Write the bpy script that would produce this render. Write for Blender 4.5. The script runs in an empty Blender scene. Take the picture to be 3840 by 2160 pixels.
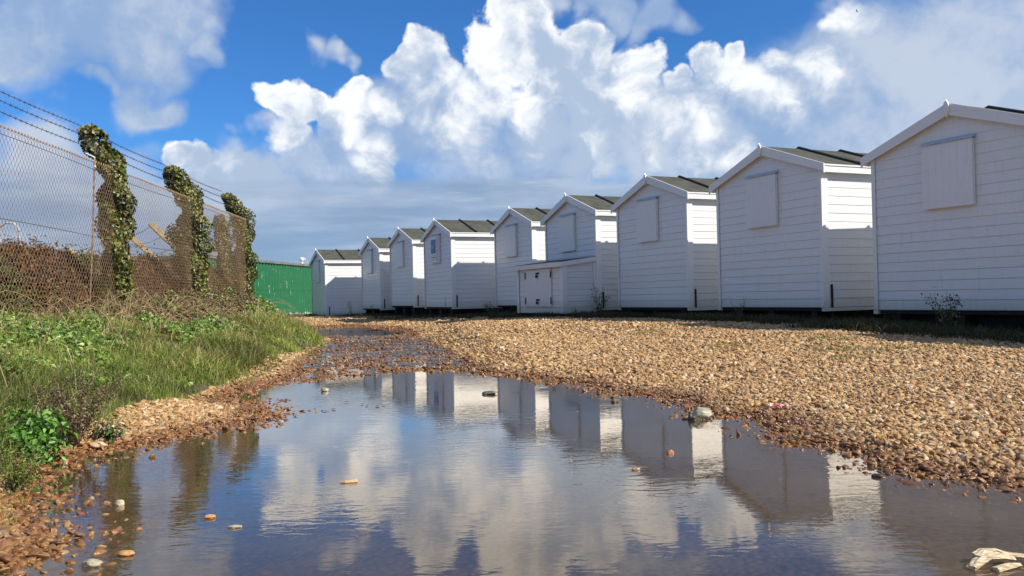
import bpy, math, random
import numpy as np
from mathutils import Vector, Matrix, noise as mnoise
R = math.radians
random.seed(7)
rng = np.random.default_rng(11)
scene = bpy.context.scene
COL = scene.collection

# ------------------------------------------------------------------ camera
CAM_Z = 0.74
ROLL, PITCH = 0.02179, 0.01036
cam = bpy.data.cameras.new('camera')
cam.sensor_width = 36.0
cam.lens = 29.81
cam.clip_start = 0.05
cam.clip_end = 3000
cam_ob = bpy.data.objects.new('camera', cam)
COL.objects.link(cam_ob)
fw = Vector((0, math.cos(PITCH), math.sin(PITCH)))
rt0 = Vector((1, 0, 0))
up0 = rt0.cross(fw)
c_, s_ = math.cos(ROLL), math.sin(ROLL)
rt = rt0 * c_ - up0 * s_
up = rt0 * s_ + up0 * c_
m = Matrix((rt, up, -fw)).transposed().to_4x4()
m.translation = (0, 0, CAM_Z)
cam_ob.matrix_world = m
scene.camera = cam_ob

# ------------------------------------------------------------------ exposure
scene.view_settings.view_transform = 'Standard'
scene.view_settings.look = 'None'
scene.view_settings.exposure = 0.35
scene.view_settings.gamma = 1.0

# ------------------------------------------------------------------ sun
SUN_DIR = Vector((0.711, -0.282, 0.644)).normalized()      # towards the sun
sun = bpy.data.lights.new('sun', 'SUN')
sun.energy = 5.0
sun.angle = R(0.5)
sun.color = (1.0, 0.93, 0.81)
sun_ob = bpy.data.objects.new('sun', sun)
COL.objects.link(sun_ob)
sun_ob.rotation_euler = (-SUN_DIR).to_track_quat('-Z', 'Y').to_euler()

# ------------------------------------------------------------------ node helper
class NT:
    def __init__(s, tree):
        s.t = tree
        s.t.nodes.clear()
    def n(s, typ, ins=None, **props):
        nd = s.t.nodes.new(typ)
        for k, v in props.items():
            setattr(nd, k, v)
        if ins:
            for k, v in ins.items():
                if isinstance(v, bpy.types.NodeSocket):
                    s.t.links.new(v, nd.inputs[k])
                else:
                    nd.inputs[k].default_value = v
        return nd
    def math(s, op, a, b=None, c=None, clamp=False):
        ins = {0: a}
        if b is not None: ins[1] = b
        if c is not None: ins[2] = c
        return s.n('ShaderNodeMath', ins, operation=op, use_clamp=clamp).outputs[0]
    def vec(s, op, a, b=None):
        ins = {0: a}
        if b is not None: ins[1] = b
        nd = s.n('ShaderNodeVectorMath', ins, operation=op)
        return nd.outputs['Value'] if op in ('DISTANCE', 'LENGTH', 'DOT_PRODUCT') else nd.outputs[0]
    def mr(s, v, a, b, c=0.0, d=1.0, smooth=True):
        nd = s.n('ShaderNodeMapRange', {0: v, 1: a, 2: b, 3: c, 4: d})
        nd.interpolation_type = 'SMOOTHSTEP' if smooth else 'LINEAR'
        return nd.outputs[0]
    def mix(s, f, a, b, mode='MIX'):
        nd = s.n('ShaderNodeMix', data_type='RGBA', blend_type=mode)
        for i, v in ((0, f), (6, a), (7, b)):
            if isinstance(v, bpy.types.NodeSocket): s.t.links.new(v, nd.inputs[i])
            else:
                if i and len(v) == 3: v = (*v, 1)
                nd.inputs[i].default_value = v
        return nd.outputs[2]
    def noise(s, vec, scale, detail=4, rough=0.55, dist=0.0, col=False):
        ins = {'Scale': scale, 'Detail': detail, 'Roughness': rough, 'Distortion': dist}
        if vec is not None: ins['Vector'] = vec
        nd = s.n('ShaderNodeTexNoise', ins)
        return nd.outputs['Color' if col else 'Fac']
    def ramp(s, f, stops):
        nd = s.n('ShaderNodeValToRGB', {0: f})
        els = nd.color_ramp.elements
        while len(els) < len(stops): els.new(0.5)
        for e, (p, c) in zip(els, stops):
            e.position = p; e.color = (*c, 1)
        return nd.outputs[0]
    def link(s, a, b): s.t.links.new(a, b)

# ------------------------------------------------------------------ sky (world shader laid out on directions)
CW= [(-0.0964, 0.9542, 0.2833, 0.0323), (-0.1196, 0.957, 0.2643, 0.027), (-0.073, 0.9639, 0.2561, 0.0272), (0.0163, 0.9516, 0.307, 0.0358), (-0.0115, 0.9627, 0.2703, 0.043), (0.0249, 0.9591, 0.2821, 0.0383), (0.0877, 0.9566, 0.2777, 0.0315), (0.0652, 0.9657, 0.2513, 0.0499), (0.1413, 0.9579, 0.2498, 0.036), (0.1461, 0.966, 0.2132, 0.0386), (0.1012, 0.9741, 0.2022, 0.0686), (0.0371, 0.9809, 0.1912, 0.0553), (-0.0126, 0.9737, 0.2275, 0.0366), (0.1817, 0.9658, 0.1851, 0.0318), (0.2076, 0.9583, 0.1966, 0.0203), (0.0735, 0.9846, 0.1587, 0.037), (-0.2369, 0.9461, 0.2207, 0.0311), (-0.2133, 0.9504, 0.2265, 0.0179), (-0.2413, 0.9522, 0.1872, 0.0268), (-0.2262, 0.9614, 0.1569, 0.0271), (-0.1975, 0.9585, 0.2055, 0.027), (-0.167, 0.9557, 0.2425, 0.0157), (-0.1418, 0.9645, 0.2228, 0.0204), (-0.1464, 0.9735, 0.1754, 0.0251), (-0.1587, 0.9757, 0.1508, 0.0275), (-0.1765, 0.9652, 0.1928, 0.0227), (-0.34, 0.9273, 0.1562, 0.0209), (-0.3587, 0.9197, 0.1597, 0.0194), (-0.3177, 0.9375, 0.1419, 0.0264), (-0.294, 0.9461, 0.1359, 0.0267), (-0.2653, 0.9545, 0.1365, 0.0246), (-0.2446, 0.9608, 0.1301, 0.0226), (-0.3493, 0.9276, 0.1324, 0.0218), (0.2125, 0.9437, 0.2534, 0.0222), (0.228, 0.9458, 0.2314, 0.0333), (0.252, 0.9332, 0.2563, 0.0167), (0.2614, 0.9383, 0.2265, 0.0353), (0.2968, 0.9233, 0.2438, 0.0269), (0.3364, 0.9138, 0.2275, 0.0344), (0.2984, 0.9309, 0.2108, 0.0394), (0.366, 0.8881, 0.278, 0.0217), (0.3519, 0.8951, 0.2738, 0.0143), (0.2335, 0.9552, 0.1819, 0.0269), (0.307, 0.9124, 0.2708, 0.0086), (0.031, 0.9698, 0.2421, 0.0273), (-0.0592, 0.9776, 0.2018, 0.0436), (-0.0442, 0.9695, 0.241, 0.0319), (-0.099, 0.9686, 0.2282, 0.0273), (-0.1706, 0.9607, 0.2189, 0.0226), (0.1896, 0.9535, 0.2341, 0.0179), (0.2444, 0.9394, 0.2405, 0.0177), (0.5015, 0.8459, 0.1817, 0.0179), (0.2509, 0.9552, 0.1568, 0.0224), (0.2082, 0.9661, 0.1527, 0.0249), (0.1642, 0.9745, 0.1528, 0.0183), (-0.0145, 0.9883, 0.1519, 0.0255)]
CG= [(-0.4625, 0.8383, 0.2888, 0.067), (-0.4019, 0.8611, 0.3113, 0.077), (-0.3509, 0.885, 0.3061, 0.0625), (-0.3117, 0.9034, 0.2944, 0.0319), (-0.4917, 0.8334, 0.2524, 0.0196), (-0.4258, 0.8741, 0.2339, 0.0288), (-0.3925, 0.8913, 0.2271, 0.0398), (-0.3608, 0.906, 0.2215, 0.0298), (-0.2171, 0.9338, 0.2843, 0.0242), (-0.1889, 0.9444, 0.2691, 0.0222), (-0.1685, 0.9527, 0.253, 0.0202), (0.1007, 0.9421, 0.3199, 0.0332), (0.1487, 0.9374, 0.315, 0.0265), (0.0522, 0.9453, 0.322, 0.0267), (0.2248, 0.9242, 0.3089, 0.013), (-0.4917, 0.8577, 0.1504, 0.0604), (-0.4488, 0.8837, 0.1329, 0.0498), (-0.507, 0.8437, 0.1762, 0.0357), (-0.4021, 0.9085, 0.1139, 0.0512), (-0.4839, 0.8708, 0.0868, 0.0817), (-0.4082, 0.9107, 0.063, 0.0854), (-0.0915, 0.9769, 0.1932, 0.0918), (-0.0377, 0.9876, 0.1523, 0.0927), (-0.1869, 0.969, 0.1618, 0.0546), (-0.1259, 0.9655, 0.2281, 0.0499), (0.0088, 0.987, 0.1605, 0.0927), (-0.0533, 0.9691, 0.241, 0.0455), (0.276, 0.9496, 0.1486, 0.1026), (0.3732, 0.9135, 0.162, 0.1201), (0.4236, 0.8814, 0.2089, 0.0953), (0.4756, 0.8652, 0.159, 0.0935), (0.3515, 0.9085, 0.2258, 0.0598), (0.4369, 0.8643, 0.2492, 0.0488), (0.3999, 0.8699, 0.2887, 0.0368), (0.4654, 0.8406, 0.2772, 0.0435), (0.5066, 0.8279, 0.2407, 0.0506), (0.2168, 0.9628, 0.1611, 0.0633), (0.4285, 0.8976, 0.103, 0.1053), (0.1463, 0.9783, 0.1468, 0.0689), (0.5109, 0.8513, 0.1194, 0.048), (-0.2812, 0.9483, 0.1471, 0.0401), (-0.3187, 0.9396, 0.1246, 0.0397), (-0.2103, 0.9689, 0.1304, 0.05), (-0.1303, 0.9829, 0.1305, 0.06), (-0.048, 0.9921, 0.1159, 0.0605), (0.0453, 0.9914, 0.1231, 0.0558), (0.1282, 0.9833, 0.1295, 0.0508), (-0.2583, 0.9487, 0.1824, 0.0267), (0.1908, 0.9722, 0.1358, 0.0502), (-0.1719, 0.9652, 0.1972, 0.0408)]
world = bpy.data.worlds.new('World')
scene.world = world
world.use_nodes = True
w = NT(world.node_tree)
SKY = 0.1
tc = w.n('ShaderNodeTexCoord').outputs['Generated']
d0 = w.vec('NORMALIZE', tc)
sky = w.n('ShaderNodeTexSky', sky_type='NISHITA', sun_disc=False)
sky.sun_elevation = math.asin(SUN_DIR.z)
sky.sun_rotation = math.atan2(SUN_DIR.x, SUN_DIR.y)
sky.air_density = 1.0; sky.dust_density = 0.3; sky.ozone_density = 3.0
sky_col = w.mix(1.0, sky.outputs[0], (0.30, 0.66, 1.08), 'MULTIPLY')
sep = w.n('ShaderNodeSeparateXYZ', {0: d0})
dx, dy, dz = sep.outputs
# billowing displacement of the look-up direction
def vscale(v, k):
    nd = w.n('ShaderNodeVectorMath', {0: v, 'Scale': k}, operation='SCALE'); return nd.outputs[0]
n1 = w.vec('SUBTRACT', w.noise(d0, 6.0, 2, 0.5, col=True), (0.5, 0.5, 0.5))
n2 = w.vec('SUBTRACT', w.noise(d0, 16.0, 3, 0.5, col=True), (0.5, 0.5, 0.5))
wd = w.vec('ADD', w.vec('ADD', d0, vscale(n1, 0.05)), vscale(n2, 0.05))
def blobs(lst, vec, kr=1.0):
    acc = None
    for (x, y, z, r) in lst:
        d = w.vec('DISTANCE', vec, (x, y, z))
        v = w.math('MULTIPLY_ADD', d, -1.0 / (r * kr), 1.0)
        acc = v if acc is None else w.math('SMOOTH_MAX', acc, v, 0.12)
    return acc
def billow(vec, scales):
    """rounded heads with sharp creases"""
    acc = None; amp = 1.0
    for sc_ in scales:
        n_ = w.noise(vec, sc_, 0, 0.5)
        v = w.math('MULTIPLY', w.math('ABSOLUTE', w.math('SUBTRACT', n_, 0.5)), 4.0 * amp)
        acc = v if acc is None else w.math('ADD', acc, v)
        amp *= 0.52
    return acc
white = blobs(CW, wd, 1.08)
grey = blobs(CG, w.vec('ADD', w.vec('ADD', d0, vscale(n1, 0.20)), vscale(n2, 0.10)), 1.12)
bw = w.vec('ADD', d0, vscale(n2, 0.02))
OCT = (16.0, 36.0, 80.0)
B0 = billow(bw, OCT)
off = (0.016, 0.0, 0.014)
N0 = w.noise(wd, 12.0, 5, 0.58)
N1 = w.noise(w.vec('ADD', wd, off), 12.0, 5, 0.58)
soft = w.noise(d0, 7.0, 6, 0.55)
wh = w.math('ADD', white, w.math('MULTIPLY_ADD', B0, 0.17, -0.13))
wh = w.math('ADD', wh, w.math('MULTIPLY_ADD', N0, 1.0, -0.50))
wh = w.math('ADD', wh, w.math('MULTIPLY_ADD', w.noise(d0, 45.0, 6, 0.62), 0.54, -0.27))
gr = w.math('ADD', grey, w.math('MULTIPLY_ADD', soft, 1.5, -0.75))
cov_g = w.math('MULTIPLY', w.mr(gr, -0.10, 0.60), 0.92)
wid = w.math('MULTIPLY_ADD', cov_g, 0.62, 0.20)
cov_w = w.n('ShaderNodeMapRange', {0: wh, 1: 0.0, 2: wid, 3: 0.0, 4: 1.0}, interpolation_type='SMOOTHSTEP').outputs[0]
K = 1.0 / SKY
def kc(c): return tuple(x * K for x in c)
# tones: heads facing the sun are white, their far sides and the folds blue grey
slope = w.math('SUBTRACT', N0, N1)
big = w.noise(d0, 8.0, 3, 0.5)
lit = w.math('ADD', w.math('MULTIPLY', slope, 2.6), w.math('MULTIPLY_ADD', big, 2.0, -0.93))
lit = w.math('ADD', lit, w.math('MULTIPLY', B0, 0.10))
lit = w.math('ADD', lit, w.mr(wh, 0.0, 0.5, 0.22, 0.0))
lit = w.math('SUBTRACT', lit, w.mr(dz, 0.26, 0.10, 0.0, 0.34))
shade_f = w.math('MULTIPLY', w.mr(lit, -0.25, 0.50, 1.0, 0.0), 0.88)
col_w = w.mix(shade_f, kc((0.78, 0.80, 0.82)), kc((0.29, 0.39, 0.55)))
gt = w.math('ADD', w.noise(d0, 5.5, 9, 0.62), w.math('MULTIPLY', slope, 0.35))
col_g = w.mix(w.mr(gt, 0.36, 0.62), kc((0.24, 0.35, 0.54)), kc((0.46, 0.52, 0.62)))
# low strata: stretched noise on azimuth / elevation
comb = w.n('ShaderNodeCombineXYZ', {0: w.math('ARCTAN2', dx, dy), 1: w.math('MULTIPLY', dz, 6.5), 2: 0.0}).outputs[0]
st = w.noise(comb, 3.4, 7, 0.55)
stf = w.noise(comb, 9.0, 5, 0.6)
edge = w.math('MULTIPLY_ADD', w.noise(comb, 2.2, 6, 0.6), 0.12, 0.084)
cov_s = w.math('MULTIPLY', w.mr(w.math('SUBTRACT', edge, dz), -0.006, 0.022), 0.93)
col_s = w.mix(w.mr(st, 0.38, 0.66), kc((0.21, 0.30, 0.45)), kc((0.38, 0.46, 0.58)))
col_s = w.mix(w.math('MULTIPLY', w.mr(stf, 0.55, 0.75), 0.4), col_s, kc((0.50, 0.56, 0.66)))
gen = w.mr(w.noise(d0, 2.2, 6, 0.6), 0.44, 0.60)
behind = w.mr(w.math('MAXIMUM', w.math('MULTIPLY', dy, -1.0), w.math('SUBTRACT', dz, 0.45)), -0.05, 0.15)
c = w.mix(w.math('MULTIPLY', gen, behind), sky_col, kc((0.28, 0.33, 0.42)))  # unseen clouds behind and overhead, added and toned for the gables' fill light
c = w.mix(cov_g, c, col_g)
c = w.mix(cov_w, c, col_w)
c = w.mix(cov_s, c, col_s)
bg = w.n('ShaderNodeBackground', {0: c, 1: SKY})
wo = w.n('ShaderNodeOutputWorld', {0: bg.outputs[0]})
world.cycles.sampling_method = 'MANUAL'
world.cycles.sample_map_resolution = 512

# ------------------------------------------------------------------ mesh helpers
def tag(o, label=None, cat=None, group=None, kind=None):
    if label: o['label'] = label
    if cat: o['category'] = cat
    if group: o['group'] = group
    if kind: o['kind'] = kind
    return o
def empty(name, loc=(0, 0, 0), rz=0.0):
    o = bpy.data.objects.new(name, None)
    o.empty_display_size = 0.2
    o.location = loc; o.rotation_euler = (0, 0, rz)
    COL.objects.link(o)
    return o
def mesh_np(name, v, f, mat, parent=None, smooth=False, col=None, attrs=None):
    """v (n,3), f (m,k) index array with k = 3 or 4; col: per-vertex rgb"""
    v = np.asarray(v, dtype=np.float32); f = np.asarray(f, dtype=np.int32)
    me = bpy.data.meshes.new(name)
    me.vertices.add(len(v)); me.vertices.foreach_set('co', v.ravel())
    k = f.shape[1]
    me.loops.add(f.size); me.loops.foreach_set('vertex_index', f.ravel())
    me.polygons.add(len(f))
    me.polygons.foreach_set('loop_start', np.arange(0, f.size, k, dtype=np.int32))
    me.polygons.foreach_set('loop_total', np.full(len(f), k, dtype=np.int32))
    if smooth: me.polygons.foreach_set('use_smooth', np.ones(len(f), dtype=bool))
    me.update(calc_edges=True)
    me.validate()
    if col is not None:
        a = me.attributes.new('tint', 'FLOAT_COLOR', 'POINT')
        c4 = np.ones((len(v), 4), dtype=np.float32); c4[:, :3] = col
        a.data.foreach_set('color', c4.ravel())
    for nm, arr in (attrs or {}).items():
        a = me.attributes.new(nm, 'FLOAT', 'POINT')
        a.data.foreach_set('value', np.asarray(arr, dtype=np.float32))
    if mat: me.materials.append(mat)
    o = bpy.data.objects.new(name, me)
    COL.objects.link(o)
    if parent is not None: o.parent = parent
    return o
class MB:
    """collects simple solids, builds ONE mesh object"""
    def __init__(s): s.v = []; s.f = []
    def poly(s, pts, faces):
        b = len(s.v); s.v += [tuple(p) for p in pts]; s.f += [tuple(b + i for i in f) for f in faces]
    def box(s, x0, x1, y0, y1, z0, z1, M=None):
        p = [(x0, y0, z0), (x1, y0, z0), (x1, y1, z0), (x0, y1, z0), (x0, y0, z1), (x1, y0, z1), (x1, y1, z1), (x0, y1, z1)]
        if M is not None: p = [M @ Vector(q) for q in p]
        s.poly(p, [(0, 3, 2, 1), (4, 5, 6, 7), (0, 1, 5, 4), (1, 2, 6, 5), (2, 3, 7, 6), (3, 0, 4, 7)])
    def prism(s, prof, axis_from, axis_to, plane='xz'):
        """prof: list of 2D pts; extruded along y (plane xz) or x (plane yz)"""
        n = len(prof)
        if plane == 'xz': P = [(a, axis_from, b) for a, b in prof] + [(a, axis_to, b) for a, b in prof]
        else: P = [(axis_from, a, b) for a, b in prof] + [(axis_to, a, b) for a, b in prof]
        F = [tuple(range(n))[::-1], tuple(range(n, 2 * n))] + [(i, (i + 1) % n, n + (i + 1) % n, n + i) for i in range(n)]
        s.poly(P, F)
    def tube(s, pts, r, n=6, r2=None):
        pts = [Vector(p) for p in pts]; m = len(pts); b = len(s.v)
        for i, p in enumerate(pts):
            t = (pts[min(i + 1, m - 1)] - pts[max(i - 1, 0)]).normalized()
            a = t.orthogonal().normalized() if abs(t.z) > 0.9 else t.cross(Vector((0, 0, 1))).normalized()
            c = t.cross(a)
            rr = r if r2 is None else r + (r2 - r) * i / (m - 1)
            if isinstance(r, (list, tuple)): rr = r[i]
            for j in range(n):
                ang = 2 * math.pi * j / n
                s.v.append(tuple(p + a * (math.cos(ang) * rr) + c * (math.sin(ang) * rr)))
        for i in range(m - 1):
            for j in range(n):
                s.f.append((b + i * n + j, b + i * n + (j + 1) % n, b + (i + 1) * n + (j + 1) % n, b + (i + 1) * n + j))
        s.f.append(tuple(b + j for j in range(n))[::-1]); s.f.append(tuple(b + (m - 1) * n + j for j in range(n)))
    def build(s, name, mat, parent=None, smooth=False, bevel=0.0):
        me = bpy.data.meshes.new(name)
        me.from_pydata(s.v, [], s.f); me.update()
        if smooth:
            me.polygons.foreach_set('use_smooth', np.ones(len(me.polygons), dtype=bool))
        if mat: me.materials.append(mat)
        o = bpy.data.objects.new(name, me); COL.objects.link(o)
        if parent is not None: o.parent = parent
        if bevel:
            bv = o.modifiers.new('bevel', 'BEVEL'); bv.width = bevel; bv.segments = 2; bv.limit_method = 'ANGLE'
        return o
def copy_tree(o, parent=None):
    c = o.copy(); COL.objects.link(c); c.parent = parent
    for ch in list(o.children): copy_tree(ch, c)
    return c

# ------------------------------------------------------------------ materials
def mat_new(name):
    mt = bpy.data.materials.new(name); mt.use_nodes = True
    return mt, NT(mt.node_tree)
def pbr(t, **kw):
    b = t.n('ShaderNodeBsdfPrincipled')
    for k, v in kw.items():
        k = k.replace('_', ' ')
        if isinstance(v, bpy.types.NodeSocket): t.link(v, b.inputs[k])
        else:
            if isinstance(v, tuple) and len(v) == 3: v = (*v, 1)
            b.inputs[k].default_value = v
    o = t.n('ShaderNodeOutputMaterial', {0: b.outputs[0]})
    return b
def bump(t, h, strength=0.3, dist=0.01):
    return t.n('ShaderNodeBump', {'Height': h, 'Strength': strength, 'Distance': dist}).outputs[0]
def simple(name, ca, cb, scale=12.0, rough=0.6, bs=0.2, bd=0.005, metallic=0.0, stretch=None, spec=0.5):
    mt, t = mat_new(name)
    co = t.n('ShaderNodeTexCoord').outputs['Object']
    if stretch:
        mp = t.n('ShaderNodeMapping', {'Vector': co}); mp.inputs['Scale'].default_value = stretch; co = mp.outputs[0]
    nz = t.noise(co, scale, 6, 0.6)
    c = t.mix(t.mr(nz, 0.3, 0.7), ca, cb)
    pbr(t, Base_Color=c, Roughness=rough, Metallic=metallic, Normal=bump(t, nz, bs, bd), Specular_IOR_Level=spec)
    return mt
def white_paint(name, base=(0.80, 0.80, 0.785), dirt=0.35):
    mt, t = mat_new(name)
    g = t.n('ShaderNodeNewGeometry').outputs['Position']
    oi = t.n('ShaderNodeObjectInfo')
    rv = oi.outputs['Random']
    co = t.n('ShaderNodeTexCoord').outputs['Object']
    big = t.noise(g, 1.3, 5, 0.6)
    mp = t.n('ShaderNodeMapping', {'Vector': co}); mp.inputs['Scale'].default_value = (9, 9, 1.2)
    streak = t.noise(mp.outputs[0], 3.0, 6, 0.65)
    z = t.n('ShaderNodeSeparateXYZ', {0: co}).outputs[2]
    low = t.mr(t.math('ADD', z, t.math('MULTIPLY', streak, 0.25)), 0.08, 0.36, 1.0, 0.0)     # splash stain near the ground
    c = t.mix(t.math('MULTIPLY', t.mr(streak, 0.5, 0.8), dirt), base, (0.60, 0.61, 0.56))
    c = t.mix(t.math('MULTIPLY', t.mr(big, 0.45, 0.7), 0.25), c, (0.70, 0.72, 0.68))
    c = t.mix(t.math('MULTIPLY', low, 0.6), c, (0.42, 0.44, 0.35))
    c = t.mix(t.math('MULTIPLY', rv, 0.5), c, t.mix(1.0, c, (0.93, 0.95, 0.93), 'MULTIPLY'))
    fine = t.noise(co, 160, 3, 0.6)
    pbr(t, Base_Color=c, Roughness=0.42, Normal=bump(t, t.math('ADD', fine, streak), 0.12, 0.003))
    return mt
M = {}
M['white'] = white_paint('white_paint', (0.80, 0.80, 0.79), 0.55)
M['white_trim'] = white_paint('white_trim_paint', (0.82, 0.82, 0.80), 0.2)
M['white_warm'] = white_paint('white_warm_paint', (0.80, 0.77, 0.76), 0.25)
M['felt'] = simple('roof_felt', (0.050, 0.054, 0.042), (0.105, 0.105, 0.082), 7.0, 0.93, 0.5, 0.01)
def moss_felt():
    mt, t = mat_new('mossy_roof_felt')
    co = t.n('ShaderNodeNewGeometry').outputs['Position']
    a = t.noise(co, 3.0, 6, 0.6); b = t.noise(co, 220, 2, 0.5)
    c = t.mix(t.mr(a, 0.35, 0.65), (0.052, 0.052, 0.044), (0.085, 0.088, 0.066))
    c = t.mix(t.math('MULTIPLY', t.mr(t.noise(co, 9.0, 5, 0.6), 0.55, 0.72), 0.5), c, (0.10, 0.13, 0.06))
    c = t.mix(t.math('MULTIPLY', t.mr(b, 0.45, 0.65), 0.4), c, (0.14, 0.135, 0.12))
    pbr(t, Base_Color=c, Roughness=0.95, Normal=bump(t, t.math('ADD', b, a), 0.5, 0.006), Specular_IOR_Level=0.2)
    return mt
M['felt'] = moss_felt()
M['black_felt'] = simple('black_felt_roll', (0.008, 0.009, 0.010), (0.02, 0.022, 0.024), 30, 0.7, 0.4, 0.01)
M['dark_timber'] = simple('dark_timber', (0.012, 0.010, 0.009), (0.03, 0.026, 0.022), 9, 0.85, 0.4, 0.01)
M['lid_sky_tint'] = simple('sky_tinted_lid', (0.40, 0.50, 0.60), (0.52, 0.60, 0.68), 14, 0.35, 0.1)  # white lid; the sky's bluish reflection is put into its colour
M['iron_black'] = simple('black_iron', (0.012, 0.012, 0.013), (0.04, 0.03, 0.028), 40, 0.5, 0.2, 0.003, 0.6)
M['rust'] = simple('rusty_iron', (0.20, 0.085, 0.04), (0.42, 0.27, 0.17), 18, 0.8, 0.4, 0.005)
M['wire'] = simple('weathered_wire', (0.29, 0.185, 0.10), (0.48, 0.33, 0.20), 30, 0.55, 0.2, 0.002, 0.2)
M['barb'] = simple('rusty_barbed_wire', (0.06, 0.04, 0.035), (0.15, 0.09, 0.07), 30, 0.7, 0.2, 0.002, 0.3)
M['concrete'] = simple('weathered_concrete', (0.22, 0.18, 0.13), (0.40, 0.34, 0.25), 11, 0.9, 0.6, 0.01)
M['concrete_tan'] = simple('lichened_concrete', (0.34, 0.25, 0.13), (0.50, 0.40, 0.24), 9, 0.9, 0.5, 0.01)
M['stem'] = simple('woody_stem', (0.09, 0.055, 0.03), (0.22, 0.15, 0.09), 40, 0.85, 0.3, 0.004)
M['straw'] = simple('dry_straw', (0.34, 0.25, 0.12), (0.52, 0.42, 0.24), 40, 0.7, 0.2, 0.003)
def leafy(name, rough=0.5, trans=0.25, spec=0.4):
    mt, t = mat_new(name)
    a = t.n('ShaderNodeAttribute', attribute_name='tint', attribute_type='GEOMETRY').outputs['Color']
    b = t.n('ShaderNodeBsdfPrincipled', {'Base Color': a, 'Roughness': rough, 'Specular IOR Level': spec})
    tr = t.n('ShaderNodeBsdfTranslucent', {'Color': t.mix(1.0, a, (1.3, 1.25, 0.6), 'MULTIPLY')})
    mx = t.n('ShaderNodeMixShader', {0: trans, 1: b.outputs[0], 2: tr.outputs[0]})
    t.n('ShaderNodeOutputMaterial', {0: mx.outputs[0]})
    return mt
M['leaf'] = leafy('leaf', 0.42, 0.2, 0.5)
M['grass'] = leafy('grass_blade', 0.5, 0.3, 0.35)
M['dry_leaf'] = leafy('dry_leaf', 0.8, 0.1, 0.2)

# ------------------------------------------------------------------ terrain
WATER = np.array([(-1.58, 2.36), (-1.56, 2.63), (-1.84, 3.04), (-2.14, 3.63), (-2.26, 4.03), (-2.16, 4.21), (-2.03, 4.6), (-1.88, 4.98), (-1.66, 5.35), (-1.87, 5.83), (-2.39, 6.6), (-2.45, 7.32), (-2.32, 7.86), (-2.16, 8.29), (-1.96, 8.06), (-1.78, 8.32), (-1.26, 8.94), (-0.92, 8.92), (-0.15, 8.33), (0.26, 7.71), (0.6, 7.12), (0.86, 6.4), (1.0, 6.26), (1.22, 5.79), (1.31, 5.22), (1.55, 4.94), (1.47, 4.54), (1.52, 4.07), (1.61, 3.96), (1.6, 3.65), (1.66, 3.41), (1.76, 3.26), (1.95, 3.12), (2.5, 2.7), (2.9, 1.6), (2.5, 0.2), (0.0, -0.6), (-1.0, 0.2), (-1.5, 1.5), (-1.55, 2.1)])
POOL2 = np.array([(-5.3, 23.4), (-4.9, 24.6), (-4.3, 23.6), (-3.3, 21.5), (-2.66, 19.97), (-2.5, 18.2), (-2.78, 17.4), (-3.4, 18.0), (-4.0, 18.3), (-4.8, 19.5), (-5.4, 21.4)])
WET = np.array([(-2.15, 8.3), (-2.55, 10.19), (-3.05, 13.0), (-3.35, 15.5), (-4.2, 18.2), (-2.4, 18.8), (-1.35, 14.2), (-0.75, 10.9), (-0.35, 9.0), (-0.9, 8.6)])
def sdf(P, X, Y):
    """signed distance, negative inside"""
    d = np.full(X.shape, 1e9); ins = np.zeros(X.shape, dtype=bool)
    n = len(P)
    for i in range(n):
        ax, ay = P[i]; bx, by = P[(i + 1) % n]
        ex, ey = bx - ax, by - ay
        t = np.clip(((X - ax) * ex + (Y - ay) * ey) / (ex * ex + ey * ey), 0, 1)
        d = np.minimum(d, np.hypot(X - ax - t * ex, Y - ay - t * ey))
        cond = ((ay > Y) != (by > Y)) & (X < (bx - ax) * (Y - ay) / (by - ay + 1e-12) + ax)
        ins ^= cond
    return np.where(ins, -d, d)
_perm = np.random.default_rng(3).permutation(512)
_grad = np.random.default_rng(4).uniform(-1, 1, 512)
def vnoise(x, y):
    xi = np.floor(x).astype(int); yi = np.floor(y).astype(int)
    fx = x - xi; fy = y - yi; fx = fx * fx * (3 - 2 * fx); fy = fy * fy * (3 - 2 * fy)
    def g(a, b): return _grad[(_perm[a & 255] + b * 57) & 511]
    return (g(xi, yi) * (1 - fx) + g(xi + 1, yi) * fx) * (1 - fy) + (g(xi, yi + 1) * (1 - fx) + g(xi + 1, yi + 1) * fx) * fy
def fbm(x, y, s, o=4):
    r = 0; a = 1.0; t = 0
    for i in range(o):
        r = r + a * vnoise(x * s + i * 17.3, y * s - i * 9.1); t += a; a *= 0.5; s *= 2.03
    return r / t
HCTRL = np.array([(5.77, 9.6, .12), (4.6, 9.9, .18), (3.67, 10.3, .235), (2.75, 12.2, .26), (1.65, 13.9, .28), (-.12, 17.5, .28), (-2.8, 23.1, .19), (-6., 28.4, .13), (6.9, 7.8, .10),
                  (7.5, 13, .18), (5.5, 17, .24), (2, 24, .24), (-1, 29, .2), (-6, 36, .12), (3.5, 5, .09), (2.5, 7.5, .13), (1.2, 11, .17), (-4.3, 27, .09), (-6, 24, .07)])
GX_Y = np.array([-5, 1.5, 2.8, 4.0, 5.2, 6.6, 8.7, 11.1, 13.6, 15.5, 18.0, 19.5, 22.0, 30.0, 60.0])
GX_X = np.array([-1.50, -1.58, -1.74, -2.22, -2.32, -2.34, -2.52, -2.78, -3.0, -3.5, -4.7, -5.2, -6.0, -8.3, -16.0])
def grass_x(y): return np.interp(y, GX_Y, GX_X)
def fence_x(y): return -4.42 - 0.072 * y
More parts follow.
